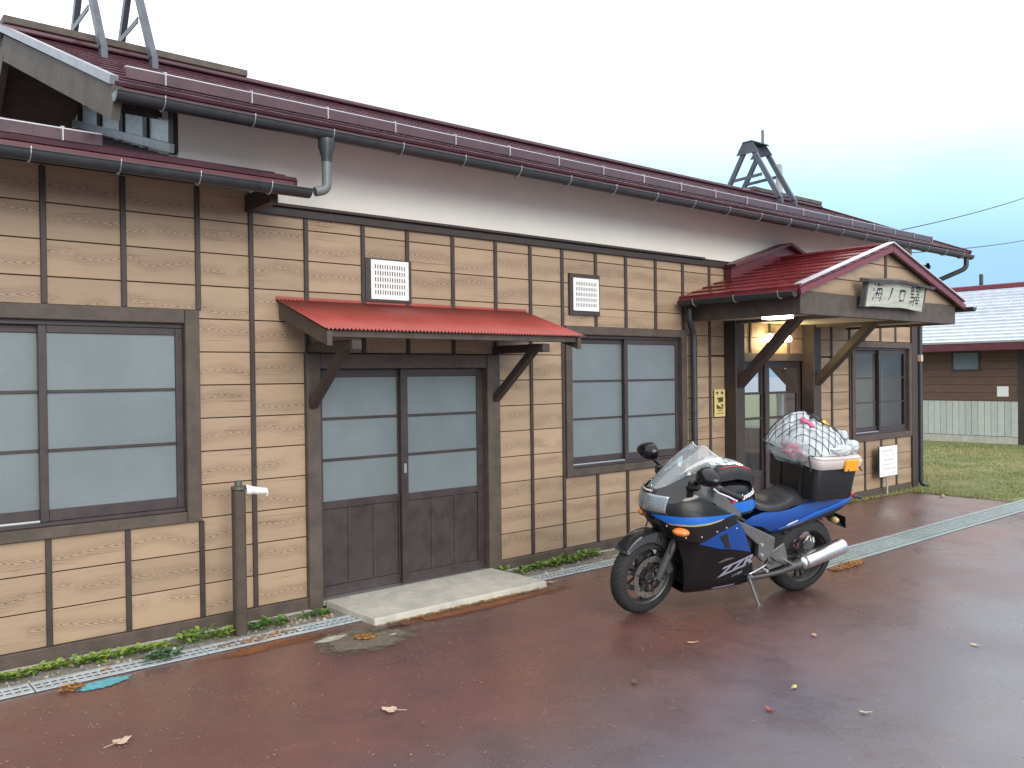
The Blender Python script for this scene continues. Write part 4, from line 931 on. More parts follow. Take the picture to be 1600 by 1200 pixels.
# ================================================================== second building on the right
B2 = thing('outbuilding', 'brown walled outbuilding with pale striped metal roof beyond the lawn', 'building', (22, 3, 0))
BX = 21.85; BRN = M('brown_siding', (.13, .072, .052), .7, var=.15, vs=5, rnd=.08); PGR = M('pale_green_board', (.45, .48, .44), .7, var=.1, vs=6, rnd=.08)
MB().box(BX+.02, 26.5, 1.60, 8.0, -.02, 2.42).build('wall', BRN, B2)
for i in range(7): MB().box(BX, BX+.019, 1.60, 8.0, 1.062+.19*i, 1.062+.19*(i+1)-.006, .003).build('siding_board', BRN, B2)
for i in range(22): MB().box(BX-.02, BX+.019, 1.60+.147*i, 1.60+.147*(i+1)-.008, .22, 1.045, .004).build('panel_board', PGR, B2)
MB().box(BX-.022, BX+.02, 1.605, 8.0, 1.047, 1.06).build('rail', BRN, B2)
MB().box(BX-.03, BX+.019, 1.60, 8.0, -.03, .21).build('plinth', CONC, B2)
MB().box(BX-.015, BX+.1, 1.46, 1.60, -.02, 2.42).build('corner_post', TRIM, B2)
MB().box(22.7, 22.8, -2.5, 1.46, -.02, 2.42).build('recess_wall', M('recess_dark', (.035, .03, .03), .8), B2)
MB().box(26.4, 26.5, -2.5, 1.6, -.02, 2.42).build('rear_wall', BRN, B2)
wf = MB(); wf.box(BX-.02, BX+.015, 2.42, 2.47, 1.77, 2.25); wf.box(BX-.02, BX+.015, 3.04, 3.09, 1.77, 2.25); wf.box(BX-.02, BX+.015, 2.47, 3.04, 1.77, 1.81); wf.box(BX-.02, BX+.015, 2.47, 3.04, 2.21, 2.25)
WF = wf.build('window', TRIM, B2); MB().box(BX-.008, BX-.004, 2.472, 3.038, 1.812, 2.208).build('pane', FROST, WF)
MB().box(BX-.012, BX-.002, 1.80, 2.05, 1.16, 1.40, .003).build('meter_plate', WHITE, B2)
rb2 = MB(); rb2.hexa([(21.25, -3, 2.37), (24.2, -3, 3.86), (24.2, 9, 3.86), (21.25, 9, 2.37), (21.25, -3, 2.41), (24.2, -3, 3.90), (24.2, 9, 3.90), (21.25, 9, 2.41)]); rb2.hexa([(27.1, -3, 2.37), (24.2, -3, 3.86), (24.2, 9, 3.86), (27.1, 9, 2.37), (27.1, -3, 2.41), (24.2, -3, 3.90), (24.2, 9, 3.90), (27.1, 9, 2.41)])
R2 = rb2.build('roof', TRIM, B2)
R2M = M('pale_lilac_roof_metal', (.64, .68, .74), .25, metal=.35, var=.12, vs=5, coat=.3, rnd=.06)
courses(R2, (21.22, -3, 2.42), (21.22, 9, 2.42), (24.2, -3, 3.92), (24.2, 9, 3.92), 17, R2M, lip=.045, th=.012)
courses(R2, (27.13, -3, 2.42), (27.13, 9, 2.42), (24.2, -3, 3.92), (24.2, 9, 3.92), 6, R2M, lip=.03, th=.012)
MB().box(24.05, 24.35, -3, 9, 3.90, 4.03, .02).build('ridge_cap', PFASC, R2)
MB().box(21.20, 21.24, -3, 9, 2.25, 2.405).build('fascia', FASC, R2)
MB().box(21.25, BX+.02, -3, 9, 2.33, 2.36).build('soffit', TRIM, R2)
MB().tube([(24.2, 3.3, 3.9), (24.2, 3.3, 4.33)], .05, 10).build('flue', GUT, R2, smooth=True)
for y_ in (8.0, 4.8): pass
# small conduit fitting at the station corner
MB().box(13.201, 13.26, -.10, -.03, 1.93, 2.03, .006).build('junction_box', M('pale_fitting', (.6, .45, .36), .5), ST)
ins = MB(); ins.tube([(13.16, -.03, 3.42), (13.30, -.16, 3.38)], .012, 6); ins.lathe([(0, .03), (.03, .045), (.06, .03), (.09, .02)], (13.30, -.16, 3.34), (0, 0, 1), 10); ins.build('insulator', BLACKP, ST, smooth=True)

# ================================================================== pole and wires
tag(MB().tube([(33.1, 15, -.2), (33.1, 15, 10.75), (33.1, 15, 10.85)], [.19, .14, .10], 14).build('utility_pole', M('concrete_pole', (.30, .30, .29), .8, var=.1, vs=3), smooth=True, org=(33.1, 15, 0)), 'grey concrete utility pole behind the far roof A-frame', 'pole')
def wire(p, q, sag, r_, mat, lab):
    p, q = Vector(p), Vector(q); P = [p.lerp(q, i/24)-Vector((0, 0, sag*4*(i/24)*(1-i/24))) for i in range(25)]
    o = MB().tube(P, r_, 5).build('wire', mat, org=tuple(p), smooth=True); tag(o, lab, 'wire'); return o
WB = M('black_wire', (.03, .035, .03), .6)
wire((12.22, 2.0, 5.73), (2.4, 2.0, 5.60), .12, .0022, M('rusty_wire', (.42, .22, .12), .6), 'thin rusty wire running from the rod above the far A-frame')
wire((13.90, 1.2, 4.05), (30.0, 2.8, 7.6), .15, .010, WB, 'upper black power wire rising to the right of the roof')
wire((13.90, .35, 3.70), (30.0, 2.2, 6.2), .15, .008, WB, 'lower thin power wire right of the station roof corner')
# leafless tree beyond the station seen through the entrance glass
tb = thing('bare_tree', 'bare dark tree beyond the station seen through the entrance glass', 'tree', (22.5, 11.0, 0))
trk = MB(); rnd = random.Random(8); BARK = M('bark', (.06, .045, .035), .9, var=.4, vs=10)
trk.tube([(22.5, 11, -.1), (22.55, 11.02, 1.2), (22.5, 10.95, 2.2)], [.16, .12, .09], 8); trk.build('trunk', BARK, tb, smooth=True)
cr_ = MB()
def limb(p, d, l, r_, k):
    P = [p]; 
    for i in range(4): d = (d+Vector((rnd.uniform(-.25, .25), rnd.uniform(-.25, .25), rnd.uniform(-.1, .2)))).normalized(); P.append(P[-1]+d*l/4)
    cr_.tube(P, [r_*(1-.15*i) for i in range(5)], 5)
    if k:
        for i in range(3): limb(P[rnd.choice((2, 3, 4))], (d+Vector((rnd.uniform(-.9, .9), rnd.uniform(-.9, .9), rnd.uniform(-.1, .6)))).normalized(), l*.68, r_*.5, k-1)
for i in range(6): a = i*1.05; limb(Vector((22.5, 10.97, 1.6+.12*i)), Vector((math.cos(a), math.sin(a), .8)).normalized(), 1.6, .05, 3)
cr_.build('crown', BARK, tb, smooth=True)

# ================================================================== motorcycle
# local frame: x forward, y left, z up, origin at the rear tyre contact
HEAD, LEAN = R(164.31), R(-10)
BLOC = (6.306, -2.165, .0)
BROT = (LEAN, 0, HEAD)
BM = Matrix.Translation(BLOC) @ Matrix.Rotation(HEAD, 4, 'Z') @ Matrix.Rotation(LEAN, 4, 'X')
BK = thing('motorcycle', 'black and blue faired sport motorcycle leaning on its side stand', 'motorcycle', BLOC, BROT)
def part(mb, name, mat, parent=BK, **k): return mb.build(name, mat, parent, local=True, **k)
BLK = M('gloss_black_paint', (.007, .007, .009), .18, coat=.2, spec=.28, var=.2, vs=6, rv=.05, bump=.015, bs=7)
BLU = M('metallic_blue_paint', (.001, .055, .28), .28, metal=.0, coat=.5, var=.12, vs=40)
BLUH = M('bright_blue_paint', (.004, .14, .58), .25, metal=.08, coat=.5)
SAT = M('satin_dark_grey', (.045, .047, .05), .42, var=.2, vs=10)
FRM = M('grey_alloy_frame', (.19, .185, .19), .38, metal=.55, var=.2, vs=12)
ENG = M('engine_dark_metal', (.035, .035, .038), .5, metal=.5, var=.4, vs=14)
RUB = M('tyre_rubber', (.019, .019, .021), .75, var=.25, vs=14, bump=.15, bs=120)
RIM = M('dark_alloy_rim', (.10, .10, .105), .38, metal=.6, var=.25, vs=12)
DISC = M('brake_disc_steel', (.34, .32, .30), .32, metal=.9, var=.3, vs=20)
CHR = M('muffler_steel', (.66, .66, .67), .24, metal=.95, var=.08, vs=10, rv=.06, stretch=(.4, 3, 3))
ORG_ = M('orange_lens', (.75, .20, .015), .18, coat=.5, var=.2, vs=40, emit=(.8, .25, .02), es=0.)
REDL = M('red_lens', (.62, .09, .05), .2, coat=.5)
LENS = M('headlight_glass', (.25, .28, .30), .10, metal=.5, coat=.8, var=.35, vs=28, bump=.25, bs=45, stretch=(1, 1, 3))
SEATM = M('black_seat_vinyl', (.022, .023, .026), .45, var=.15, vs=9, bump=.15, bs=160)
SILV = M('silver_bolt', (.7, .7, .7), .25, metal=.9)
WHT = M('white_decal', (.75, .75, .74), .4); GOLD = M('gold_decal', (.42, .37, .22), .4)
PINK = M('silver_lilac_decal', (.26, .25, .32), .4)
REDD = M('red_plastic', (.55, .03, .06), .4)

def lerp_tab(tab, x_):
    if x_ <= tab[0][0]: return tab[0][1]
    for (a, va), (b, vb) in zip(tab, tab[1:]):
        if x_ <= b:
            t = (x_-a)/(b-a); return va+(vb-va)*t
    return tab[-1][1]
def smooth_tab(tab, x_):     # cubic Hermite through the table
    n = len(tab)
    if x_ <= tab[0][0]: return tab[0][1]
    if x_ >= tab[-1][0]: return tab[-1][1]
    for i in range(n-1):
        if x_ <= tab[i+1][0]: break
    sl = lambda j: (tab[j+1][1]-tab[j][1])/(tab[j+1][0]-tab[j][0])
    def tan(j):
        if j == 0: return sl(0)
        if j == n-1: return sl(n-2)
        a, b = sl(j-1), sl(j); return 0 if a*b <= 0 else 2*a*b/(a+b)
    (x0, y0), (x1, y1) = tab[i], tab[i+1]; h = x1-x0; t = (x_-x0)/h; m0, m1 = tan(i)*h, tan(i+1)*h
    return (2*t**3-3*t*t+1)*y0+(t**3-2*t*t+t)*m0+(-2*t**3+3*t*t)*y1+(t**3-t*t)*m1

# ---- wheels
def wheel(cx, r_, tw, name, front):
    c = Vector((0, 0, 0)); prof = []
    n = 14; rim_r = .222
    for i in range(n+1):
        a = -math.pi*.5+math.pi*i/n
        prof.append((tw/2*math.sin(a)*(1.0), rim_r+(r_-rim_r)*(math.cos(a)**.62 if math.cos(a) > 0 else 0)))
    prof = [(-tw/2*.82, rim_r-.004)]+prof+[(tw/2*.82, rim_r-.004)]
    t = MB(); t.lathe(prof, c, (0, 1, 0), 64)
    gr = MB()
    W = thing_part(name, (cx, 0, r_))
    # grooves as thin dark raised bands
    for k in range(40):
        a = 2*math.pi*k/40
        for s_ in (-1, 1):
            P = []
            for q in range(4):
                yy = s_*tw/2*(.25+.18*q); aa = a+.045*q; rr = rim_r+(r_-rim_r)*(max(0, 1-(yy/(tw/2))**2))**.31+.0008
                P.append(Vector((rr*math.cos(aa), yy, rr*math.sin(aa))))
            for p, q_ in zip(P, P[1:]): gr.bar(p, q_, .005, .0014, p.normalized())
    t.add(gr.v, gr.f, 1); part(t, 'tyre', [RUB, M('tread_groove', (.008, .008, .008), .9)], W, smooth=50)
    rm = MB(); rm.lathe([(-tw*.40, .222), (-tw*.42, .214), (-tw*.36, .205), (-tw*.2, .198), (tw*.2, .198), (tw*.36, .205), (tw*.42, .214), (tw*.40, .222)], c, (0, 1, 0), 48)
    rm.lathe([(-.055, 0), (-.055, .035), (-.03, .05), (.03, .05), (.055, .035), (.055, 0)], c, (0, 1, 0), 20)
    for k in range(3):
        a = 2*math.pi*k/3+.35
        for da in (-.17, .17):
            d0 = Vector((math.cos(a), 0, math.sin(a)))*.04; d1 = Vector((math.cos(a+da), 0, math.sin(a+da)))*.202
            rm.bar(d0, d1, .030, .030, (0, 1, 0), .008)
    part(rm, 'rim', RIM, W, smooth=True)
    ys = (.072, -.072) if front else (-.085,); ro, ri = (.160, .118) if front else (.125, .09)
    for y_ in ys:
        d = MB(); m_ = 60
        d.lathe([(-.0025, ri), (-.0025, ro), (.0025, ro), (.0025, ri), (-.0025, ri)], (0, y_, 0), (0, 1, 0), m_)
        cr2 = MB()
        for k in range(6):
            a = 2*math.pi*k/6
            p0 = Vector((math.cos(a)*.05, y_*.9, math.sin(a)*.05)); p1 = Vector((math.cos(a+.25)*(ri+.006), y_, math.sin(a+.25)*(ri+.006))); cr2.bar(p0, p1, .022, .008, (0, 1, 0), .003)
            cr2.lathe([(-.006, .009), (.006, .009), (.008, 0)], p1, (0, 1, 0), 8)
        cr2.lathe([(-.01, .05), (-.01, .058), (.01, .058), (.01, .05)], (0, y_*.9, 0), (0, 1, 0), 24)
        part(cr2, 'disc_carrier', ENG, W, smooth=True)
        hl = MB()
        for k in range(24):
            a = 2*math.pi*k/24; rr = ri+.012+.012*(k % 3); hl.lathe([(-.0032, .005), (-.0032, 0)], (rr*math.cos(a), y_, rr*math.sin(a)), (0, 1, 0), 6); hl.lathe([(.0032, .005), (.0032, 0)], (rr*math.cos(a), y_, rr*math.sin(a)), (0, 1, 0), 6)
        d.add(hl.v, hl.f, 1); part(d, 'brake_disc', [DISC, BLACKP], W, smooth=True)
    return W
def thing_part(name, loc, rot=None, parent=None):
    o = bpy.data.objects.new(name, None); o.empty_display_size = .05; col.objects.link(o); o.parent = parent or BK; o.location = loc
    if rot: o.rotation_euler = rot
    ORG[o.name] = Vector((0, 0, 0)); return o
RW = wheel(0, .315, .178, 'rear_wheel', False)
FW = wheel(1.487, .302, .122, 'front_wheel', True)
STEER = R(8); FW.rotation_euler = (0, 0, STEER)

# ---- front fork, fender, calipers: steered about the contact column
AX = Vector((1.487, 0, .302)); RS = Matrix.Rotation(STEER, 3, 'Z')
def st_(p): p = Vector(p)-Vector((1.487, 0, 0)); return RS@p+Vector((1.487, 0, 0))
rake = Vector((-math.sin(R(26)), 0, math.cos(R(26))))
for s_ in (1, -1):
    a = AX+Vector((-.03, s_*.115, -.01)); fk = MB()
    fk.tube([st_(a), st_(a+rake*.10), st_(a+rake*.40)], [.026, .031, .031], 14); fk.tube([st_(a+rake*.40), st_(a+rake*.72)], .021, 12)
    fk.lathe([(-.02, .020), (.02, .020), (.024, .012)], st_(AX+Vector((0, s_*.115, 0))), RS@Vector((0, s_, 0)), 12)
    part(fk, 'fork_leg', SAT, BK, smooth=True)
    cp = MB(); cc = AX+Vector((-.125, s_*.092, .075)); cp.obox(st_(cc), (RS@Vector((.5, 0, .86)), RS@Vector((0, 1, 0)), RS@Vector((-.86, 0, .5))), (.062, .035, .038), .012)
    cp.bar(st_(cc), st_(AX+Vector((-.09, s_*.115, .15))), .02, .02, (0, 1, 0), .004)
    part(cp, 'brake_caliper', SAT, BK, smooth=True)
    ln = MB(); ln.tube([st_(cc+Vector((0, s_*.03, .05))), st_(cc+Vector((.03, s_*.06, .16))), st_(cc+Vector((-.02, s_*.06, .33)))], .005, 6); part(ln, 'brake_line', BLACKP, BK, smooth=True)
fd = MB()
def fen(u, v):
    th = R(40+ (170-40)*u); rr = .332+.012*math.sin(u*math.pi); e_ = 2*v-1
    drop = lerp_tab([(0, .012), (.15, .04), (.4, .075), (.62, .115), (.85, .09), (1, .05)], u)
    a = e_*math.pi/2; half = .078-.006*abs(u-.5)
    y_ = half*math.sin(a)**1 if abs(e_) < .72 else half*(1 if e_ > 0 else -1)*(.90+.10*(abs(e_)-.72)/.28)
    d = 0 if abs(e_) < .5 else 0
    inward = .010*(e_*e_) if abs(e_) < .72 else .006+drop*(abs(e_)-.72)/.28+.004
    R_ = rr-inward
    return st_((1.487+R_*math.cos(th), y_, .302+R_*math.sin(th)))
fd.grid(fen, 30, 28); part(fd, 'front_fender', M('fender_black_gloss', (.020, .022, .024), .12, coat=1., spec=.9, var=.15, vs=8), BK, smooth=50, solid=.003)

# ---- fairing surface
XN = [(.55, 1.36), (.62, 1.40), (.70, 1.47), (.78, 1.528), (.86, 1.556), (.92, 1.55), (.97, 1.53), (1.02, 1.49), (1.06, 1.42), (1.12, 1.34)]
WM = [(.15, .10), (.18, .16), (.24, .20), (.34, .225), (.46, .245), (.58, .265), (.68, .280), (.76, .287), (.84, .280), (.92, .262), (1.0, .238), (1.06, .215), (1.12, .19)]
XB = 1.06
CREASE = [(.86, .775), (.90, .79), (1.0, .83), (1.10, .885), (1.18, .935), (1.25, .962), (1.33, .94), (1.42, .905), (1.50, .88), (1.60, .86)]
def Wd(x_, z_):
    zc = smooth_tab(CREASE, x_)
    if z_ > zc: return max(0, Wd0(x_, zc)-(z_-zc)*.72*min(1, Wd0(x_, zc)/.2)-.35*max(0, Wd0(x_, zc)-Wd0(x_, z_)))
    return Wd0(x_, z_)
def Wd0(x_, z_):
    wm = smooth_tab(WM, z_)
    if x_ <= XB:
        k = 1-.16*max(0, (XB-x_)/.45)**2; return wm*k
    u = min(1, (x_-XB)/(smooth_tab(XN, z_)-XB)); return wm*max(0, 1-u**2.5)**.56
TOPZ = [(.90, .86), (.98, .93), (1.06, 1.00), (1.14, 1.075), (1.2, 1.095), (1.28, 1.075), (1.41, 1.015), (1.50, .98), (1.6, .96)]
BOTZ = [(.9, .60), (1.2, .60), (1.35, .60), (1.6, .62)]
def cowl_pt(t, v, off=0.):     # t 0..1 rear-left -> nose ; mirrored for right
    z_ = .8
    for it in range(6):
        xn = smooth_tab(XN, z_); wm = smooth_tab(WM, z_)
        if t < .3:
            x_ = .90+(XB-.90)*t/.3; y_ = Wd(x_, z_)
        else:
            a = (t-.3)/.7*math.pi/2; u = math.sin(a)**.8; x_ = XB+(xn-XB)*u; y_ = Wd(x_, z_) if u < .9999 else 0
        z0, z1 = lerp_tab(BOTZ, x_), smooth_tab(TOPZ, x_); z_ = z0+(z1-z0)*v
    return Vector((x_, y_, z_))
uc = MB()
nt2, nv2 = 40, 22
def cw(u, v):
    if u <= .5: return cowl_pt(min(1, u*2), v)
    p = cowl_pt(min(1, (1-u)*2), v); return Vector((p.x, -p.y, p.z))
nv2 = 34; nt2 = 50
uc.grid(cw, nt2*2, nv2)
UC = part(uc, 'upper_fairing', M('gloss_black_cowl', (.009, .010, .011), .13, coat=.45, spec=.4, var=.15, vs=6), BK, smooth=40, solid=.004)

def hpanel(poly, off, side=1, step=.013, wfun=Wd, th=.006):
    # conforming panel: outline polygon in (x, z), lifted 'off' from the fairing surface
    P = [Vector(p) for p in poly]; n = len(P); pts = []; edges = []
    for i in range(n):
        a, b = P[i], P[(i+1) % n]; k = max(1, int((b-a).length/step))
        for q in range(k): pts.append(a.lerp(b, q/k))
    m_ = len(pts); edges = [(i, (i+1) % m_) for i in range(m_)]
    def inside(p):
        c = False; j = n-1
        for i in range(n):
            if (P[i].y > p.y) != (P[j].y > p.y) and p.x < (P[j].x-P[i].x)*(p.y-P[i].y)/(P[j].y-P[i].y+1e-12)+P[i].x: c = not c
            j = i
        return c
    xs_ = [p.x for p in P]; zs_ = [p.y for p in P]
    x_ = min(xs_)+step/2
    while x_ < max(xs_):
        z_ = min(zs_)+step/2
        while z_ < max(zs_):
            p = Vector((x_, z_))
            if inside(p) and min((p-q).length for q in pts) > step*.5: pts.append(p)
            z_ += step
        x_ += step
    vo, _, fo, *_r = delaunay_2d_cdt(pts, edges, [list(range(m_))], 1, 1e-6)
    b = MB(); q = len(vo)
    V = [(p.x, side*(wfun(p.x, p.y)+off), p.y) for p in vo]+[(p.x, side*(wfun(p.x, p.y)+off-th), p.y) for p in vo[:m_]]
    b.add(V, [tuple(f) for f in fo]+[(i, (i+1) % m_, q+(i+1) % m_, q+i) for i in range(m_)]); return b
def both(poly, off, name, mat, parent=BK, solid=.003, wfun=Wd, **k):
    r_ = None
    for s_ in (1, -1):
        o = part(hpanel(poly, off, s_, wfun=wfun, th=.003 if solid and solid < .0025 else .006), name, mat, parent, smooth=40, **k)
        r_ = r_ or o
    return r_
# lower fairing side panels
LOW = [(1.34, .61), (1.30, .52), (1.27, .42), (1.25, .30), (1.235, .20), (1.20, .165), (.95, .165), (.70, .185), (.595, .205), (.60, .26), (.64, .36), (.69, .47), (.74, .56), (.82, .66), (.90, .735), (.92, .62), (1.1, .61)]
LF = both(LOW, .0, 'lower_fairing', BLK)
both([(.905, .60), (1.30, .60), (1.40, .63), (1.2, .68), (.905, .75)], -.002, 'fairing_joint', BLK)
# blue flank panel with vent, blue stripe, decals
both([(1.205, .596), (1.06, .675), (.885, .745), (.80, .64), (.72, .515), (.695, .478), (.80, .505), (.925, .535), (1.02, .545), (1.10, .57)], .006, 'blue_panel', BLU)
both([(1.05, .648), (.985, .668), (.955, .60), (.925, .545), (.975, .555), (1.005, .60)], .0105, 'vent_opening', BLACKP, solid=.001)
both([(1.548, .800), (1.46, .806), (1.36, .808), (1.20, .812), (.925, .818), (1.03, .792), (1.15, .768), (1.28, .752), (1.44, .745)], .007, 'blue_stripe', BLUH, solid=.002)
both([(1.44, .7445), (1.28, .7515), (1.15, .7675), (1.03, .790), (1.06, .774), (1.16, .752), (1.28, .738), (1.42, .736)], .007, 'gold_line', GOLD, solid=.001)
both([(.99, .425), (1.01, .43), (.95, .455), (.90, .46), (.86, .45), (.93, .44)], .007, 'duct_highlight', FRM, solid=.002)
# lettering on the lower fairing
def decal(body, size, shear, cx, cz, ang, mat, off, name, bold=0., side=1, wfun=Wd, scale=(1, 1)):
    V, F = text_mesh(body, size, shear, .0, bold); b = MB(); ca, sa = math.cos(ang), math.sin(ang); Q = []
    for v in V:
        a, c_ = v.x*scale[0], v.y*scale[1]; u, w_ = a*ca-c_*sa, a*sa+c_*ca
        x_ = cx-side*u; z_ = cz+w_; Q.append((x_, side*(wfun(x_, z_)+off), z_))
    b.add(Q, F); return part(b, name, mat, BK, normals=False)
for s_ in (1, -1):
    ag = R(15)*s_*1
    decal('ZZR', .135, .35, .825, .375, R(15) if s_ > 0 else R(-15), PINK, .006, 'model_lettering', .006, s_, scale=(1.25, .72))
    decal('1100', .040, .35, .80, .305, R(13) if s_ > 0 else R(-13), PINK, .006, 'model_lettering', .001, s_, scale=(1.3, .8))
both([(.99, .190), (.78, .195), (.77, .212), (.98, .208)], .004, 'lower_stripe', PINK, solid=.001)
# belly pan and radiator behind the panels
bp_ = MB(); bp_.grid(lambda u, v: (.60+.62*u, (2*v-1)*Wd(.6+.62*u, .175)*.98, .165+.02*(1-u)+.012*(2*v-1)**2), 10, 8); part(bp_, 'belly_pan', BLK, BK, smooth='all', solid=.004)
en = MB(); en.box(1.0, 1.175, -.175, .175, .19, .60, .02); part(en, 'dark_filler', BLACKP, BK); en = MB(); en.box(.62, 1.0, -.17, .17, .21, .66, .03); part(en, 'engine', ENG, BK)  # first box is a black filler added to keep the gap between panels dark
rd = MB(); rd.obox((1.10, 0, .45), ((.97, 0, .2), (0, 1, 0), (-.2, 0, .97)), (.025, .17, .16), .006); part(rd, 'radiator', ENG, BK)
for i in range(8): pass
bolts = [(1.30, .640), (1.20, .655), (1.08, .690), (1.0, .715), (.90, .70), (1.43, .72)]
for (x_, z_) in bolts:
    q = MB(); q.lathe([(0, .008), (.004, .007), (.006, 0)], (x_, Wd(x_, z_)+.003, z_), (0, 1, 0), 10); part(q, 'bolt', SILV, BK, smooth=True)

# headlight in the nose: outline in (y, z), x from the nose surface
def Nx(y_, z_):
    wm = smooth_tab(WM, z_); xn = smooth_tab(XN, z_); k = min(.999, abs(y_)/wm); u = (1-k**(1/.56))**(1/2.5); return XB+(xn-XB)*u
def nose_patch(y0, y1, z0f, z1f, off, n=24, m_=10):
    b = MB(); b.grid(lambda u, v: (Nx(y0+(y1-y0)*u, z0f(y0+(y1-y0)*u)*(1-v)+z1f(y0+(y1-y0)*u)*v)+off, y0+(y1-y0)*u, z0f(y0+(y1-y0)*u)*(1-v)+z1f(y0+(y1-y0)*u)*v), n, m_); return b
HLt = part(nose_patch(-.168, .168, lambda y_: .806+.10*abs(y_), lambda y_: .942+.02*abs(y_), .006), 'headlight', LENS, BK, smooth='all', solid=.006)
part(nose_patch(-.175, .175, lambda y_: .796+.10*abs(y_), lambda y_: .806+.10*abs(y_), .007, 24, 2), 'headlight_rim', BLACKP, HLt, smooth='all', solid=.006)
part(nose_patch(-.085, .085, lambda y_: .952, lambda y_: .982, .004, 14, 4), 'nose_plate', BLACKP, BK, smooth='all', solid=.003)
V, F = text_mesh('Kawasaki', .030, .1, 0, .0006); b = MB(); b.add([(Nx(v.x*1.12, .967+v.y*.8)+.010, v.x*1.12, .967+v.y*.8) for v in V], F); part(b, 'nose_lettering', WHT, BK, normals=False)
part(nose_patch(-.11, .11, lambda y_: .70, lambda y_: .745, .003, 14, 4), 'nose_intake', BLACKP, BK, smooth='all', solid=.003)
# cockpit filler between the cowl edges
ck = MB(); ck.grid(lambda u, v: (lambda x_: (x_, (2*v-1)*Wd(x_, smooth_tab(TOPZ, x_)-.02)*.97, smooth_tab(TOPZ, x_)-.035-.05*(1-(2*v-1)**2)))(1.02+.42*u), 10, 10); part(ck, 'cockpit', BLACKP, BK, smooth='all')
# inner grey cowl panels down to the tank
both([(1.215, .97), (1.10, .893), (1.0, .838), (.895, .795), (.86, .785), (.87, .825), (.905, .866), (.98, .932), (1.06, 1.0), (1.12, 1.055), (1.17, 1.075)], .004, 'inner_panel', M('satin_grey_panel', (.05, .052, .056), .3, var=.15, vs=9))
# windscreen
def screen_material():
    m = bpy.data.materials.new('windscreen'); m.use_nodes = True; t = m.node_tree; t.nodes.clear(); nn = t.nodes.new; L = t.links.new
    o = nn('ShaderNodeOutputMaterial'); mx_ = nn('ShaderNodeMixShader'); m2 = nn('ShaderNodeMixShader'); tr = nn('ShaderNodeBsdfTransparent'); gl = nn('ShaderNodeBsdfGlossy'); df = nn('ShaderNodeBsdfDiffuse'); fr = nn('ShaderNodeLayerWeight')
    tr.inputs[0].default_value = (.74, .78, .80, 1); gl.inputs['Roughness'].default_value = .04; df.inputs[0].default_value = (.6, .66, .7, 1); fr.inputs['Blend'].default_value = .42; m2.inputs[0].default_value = .30  # milky diffuse share stands in for sky reflected on the screen
    L(tr.outputs[0], m2.inputs[1]); L(df.outputs[0], m2.inputs[2]); L(fr.outputs['Fresnel'], mx_.inputs[0]); L(m2.outputs[0], mx_.inputs[1]); L(gl.outputs[0], mx_.inputs[2]); L(mx_.outputs[0], o.inputs[0]); return m
SCR = screen_material()
def ws(u, v):
    e_ = 2*u-1; a = abs(e_)
    # base edge follows the cowl opening
    t = 1-.62*a; p = cowl_pt(t, 1.0); bs_ = Vector((p.x-.012, (1 if e_ > 0 else -1)*p.y*.985, p.z-.012))
    topx = 1.125-.115*a**2.0; topy = e_*.180; topz = 1.264-.068*a**2.6
    tp_ = Vector((topx, topy, topz)); q = bs_.lerp(tp_, v); bulge = math.sin(math.pi*v)
    q.x += .024*bulge*(1-a*a); q.z += .012*bulge+.022*v*math.exp(-((a-.42)/.22)**2); q.y += (1 if e_ > 0 else -1)*a*.016*bulge
    return q
wsm = MB(); wsm.grid(ws, 36, 14); WS = part(wsm, 'windscreen', SCR, BK, smooth='all')
trm = MB(); trm.tube([ws(i/36, 1.0) for i in range(37)], .004, 6); part(trm, 'screen_edge', M('screen_edge', (.75, .78, .8), .2, alpha=.8), WS, smooth=True)
for e_ in (.08, .2, .32, .5, .68, .8, .92):
    p = ws(e_, .07); q = MB(); q.lathe([(0, .0075), (.005, .006), (.007, 0)], p, (p-Vector((1.1, 0, .9))).normalized(), 10); part(q, 'screen_bolt', SILV, WS, smooth=True)
# mirrors
for s_ in (1, -1):
    m_ = MB()
    def mir(u, v):
        th = u*2*math.pi; ph = v*math.pi*.5; rr = math.sin(ph)**.75; dep = math.cos(ph)
        y_ = .110*rr*math.cos(th); z_ = .068*rr*math.sin(th)*(1-.22*math.cos(th)*s_*s_)
        return Vector((1.265+.10*dep, s_*(.385+y_), 1.128+z_+.012))
    m_.grid(mir, 28, 10); MI = part(m_, 'mirror', BLK, BK, smooth='all')
    g_ = MB(); g_.add([Vector((1.268, s_*(.385+.112*math.cos(k*.2618)), 1.14+.069*math.sin(k*.2618)*(1-.22*math.cos(k*.2618)))) for k in range(24)], [tuple(range(24))]); part(g_, 'mirror_glass', ALU, MI)
    a_ = MB(); p0 = Vector((1.26, s_*.205, 1.045)); a_.tube([p0, Vector((1.265, s_*.27, 1.075)), Vector((1.295, s_*.345, 1.118))], [.026, .02, .018], 10); part(a_, 'mirror_arm', BLK, BK, smooth=True)
    f_ = MB(); f_.obox((1.27, s_*.212, 1.035), ((1, 0, .1), (0, 1, 0), (0, 0, 1)), (.05, .018, .03), .008); part(f_, 'mirror_base', BLACKP, BK)
# indicators
for s_ in (1, -1):
    y0 = Wd(1.36, .70)
    q = MB()
    def ind(u, v):
        th = u*2*math.pi; ph = (v-.5)*math.pi
        return Vector((1.372+.052*math.cos(ph)*math.cos(th)-.02*math.sin(ph), s_*(y0+.045+.052*math.sin(ph)), .700+.030*math.cos(ph)*math.sin(th)))
    q.grid(ind, 18, 10); part(q, 'indicator', ORG_, BK, smooth='all')
    a_ = MB(); a_.tube([(1.36, s_*(y0-.01), .70), (1.362, s_*(y0+.02), .70)], [.03, .024], 10); part(a_, 'indicator_stalk', BLACKP, BK, smooth=True)
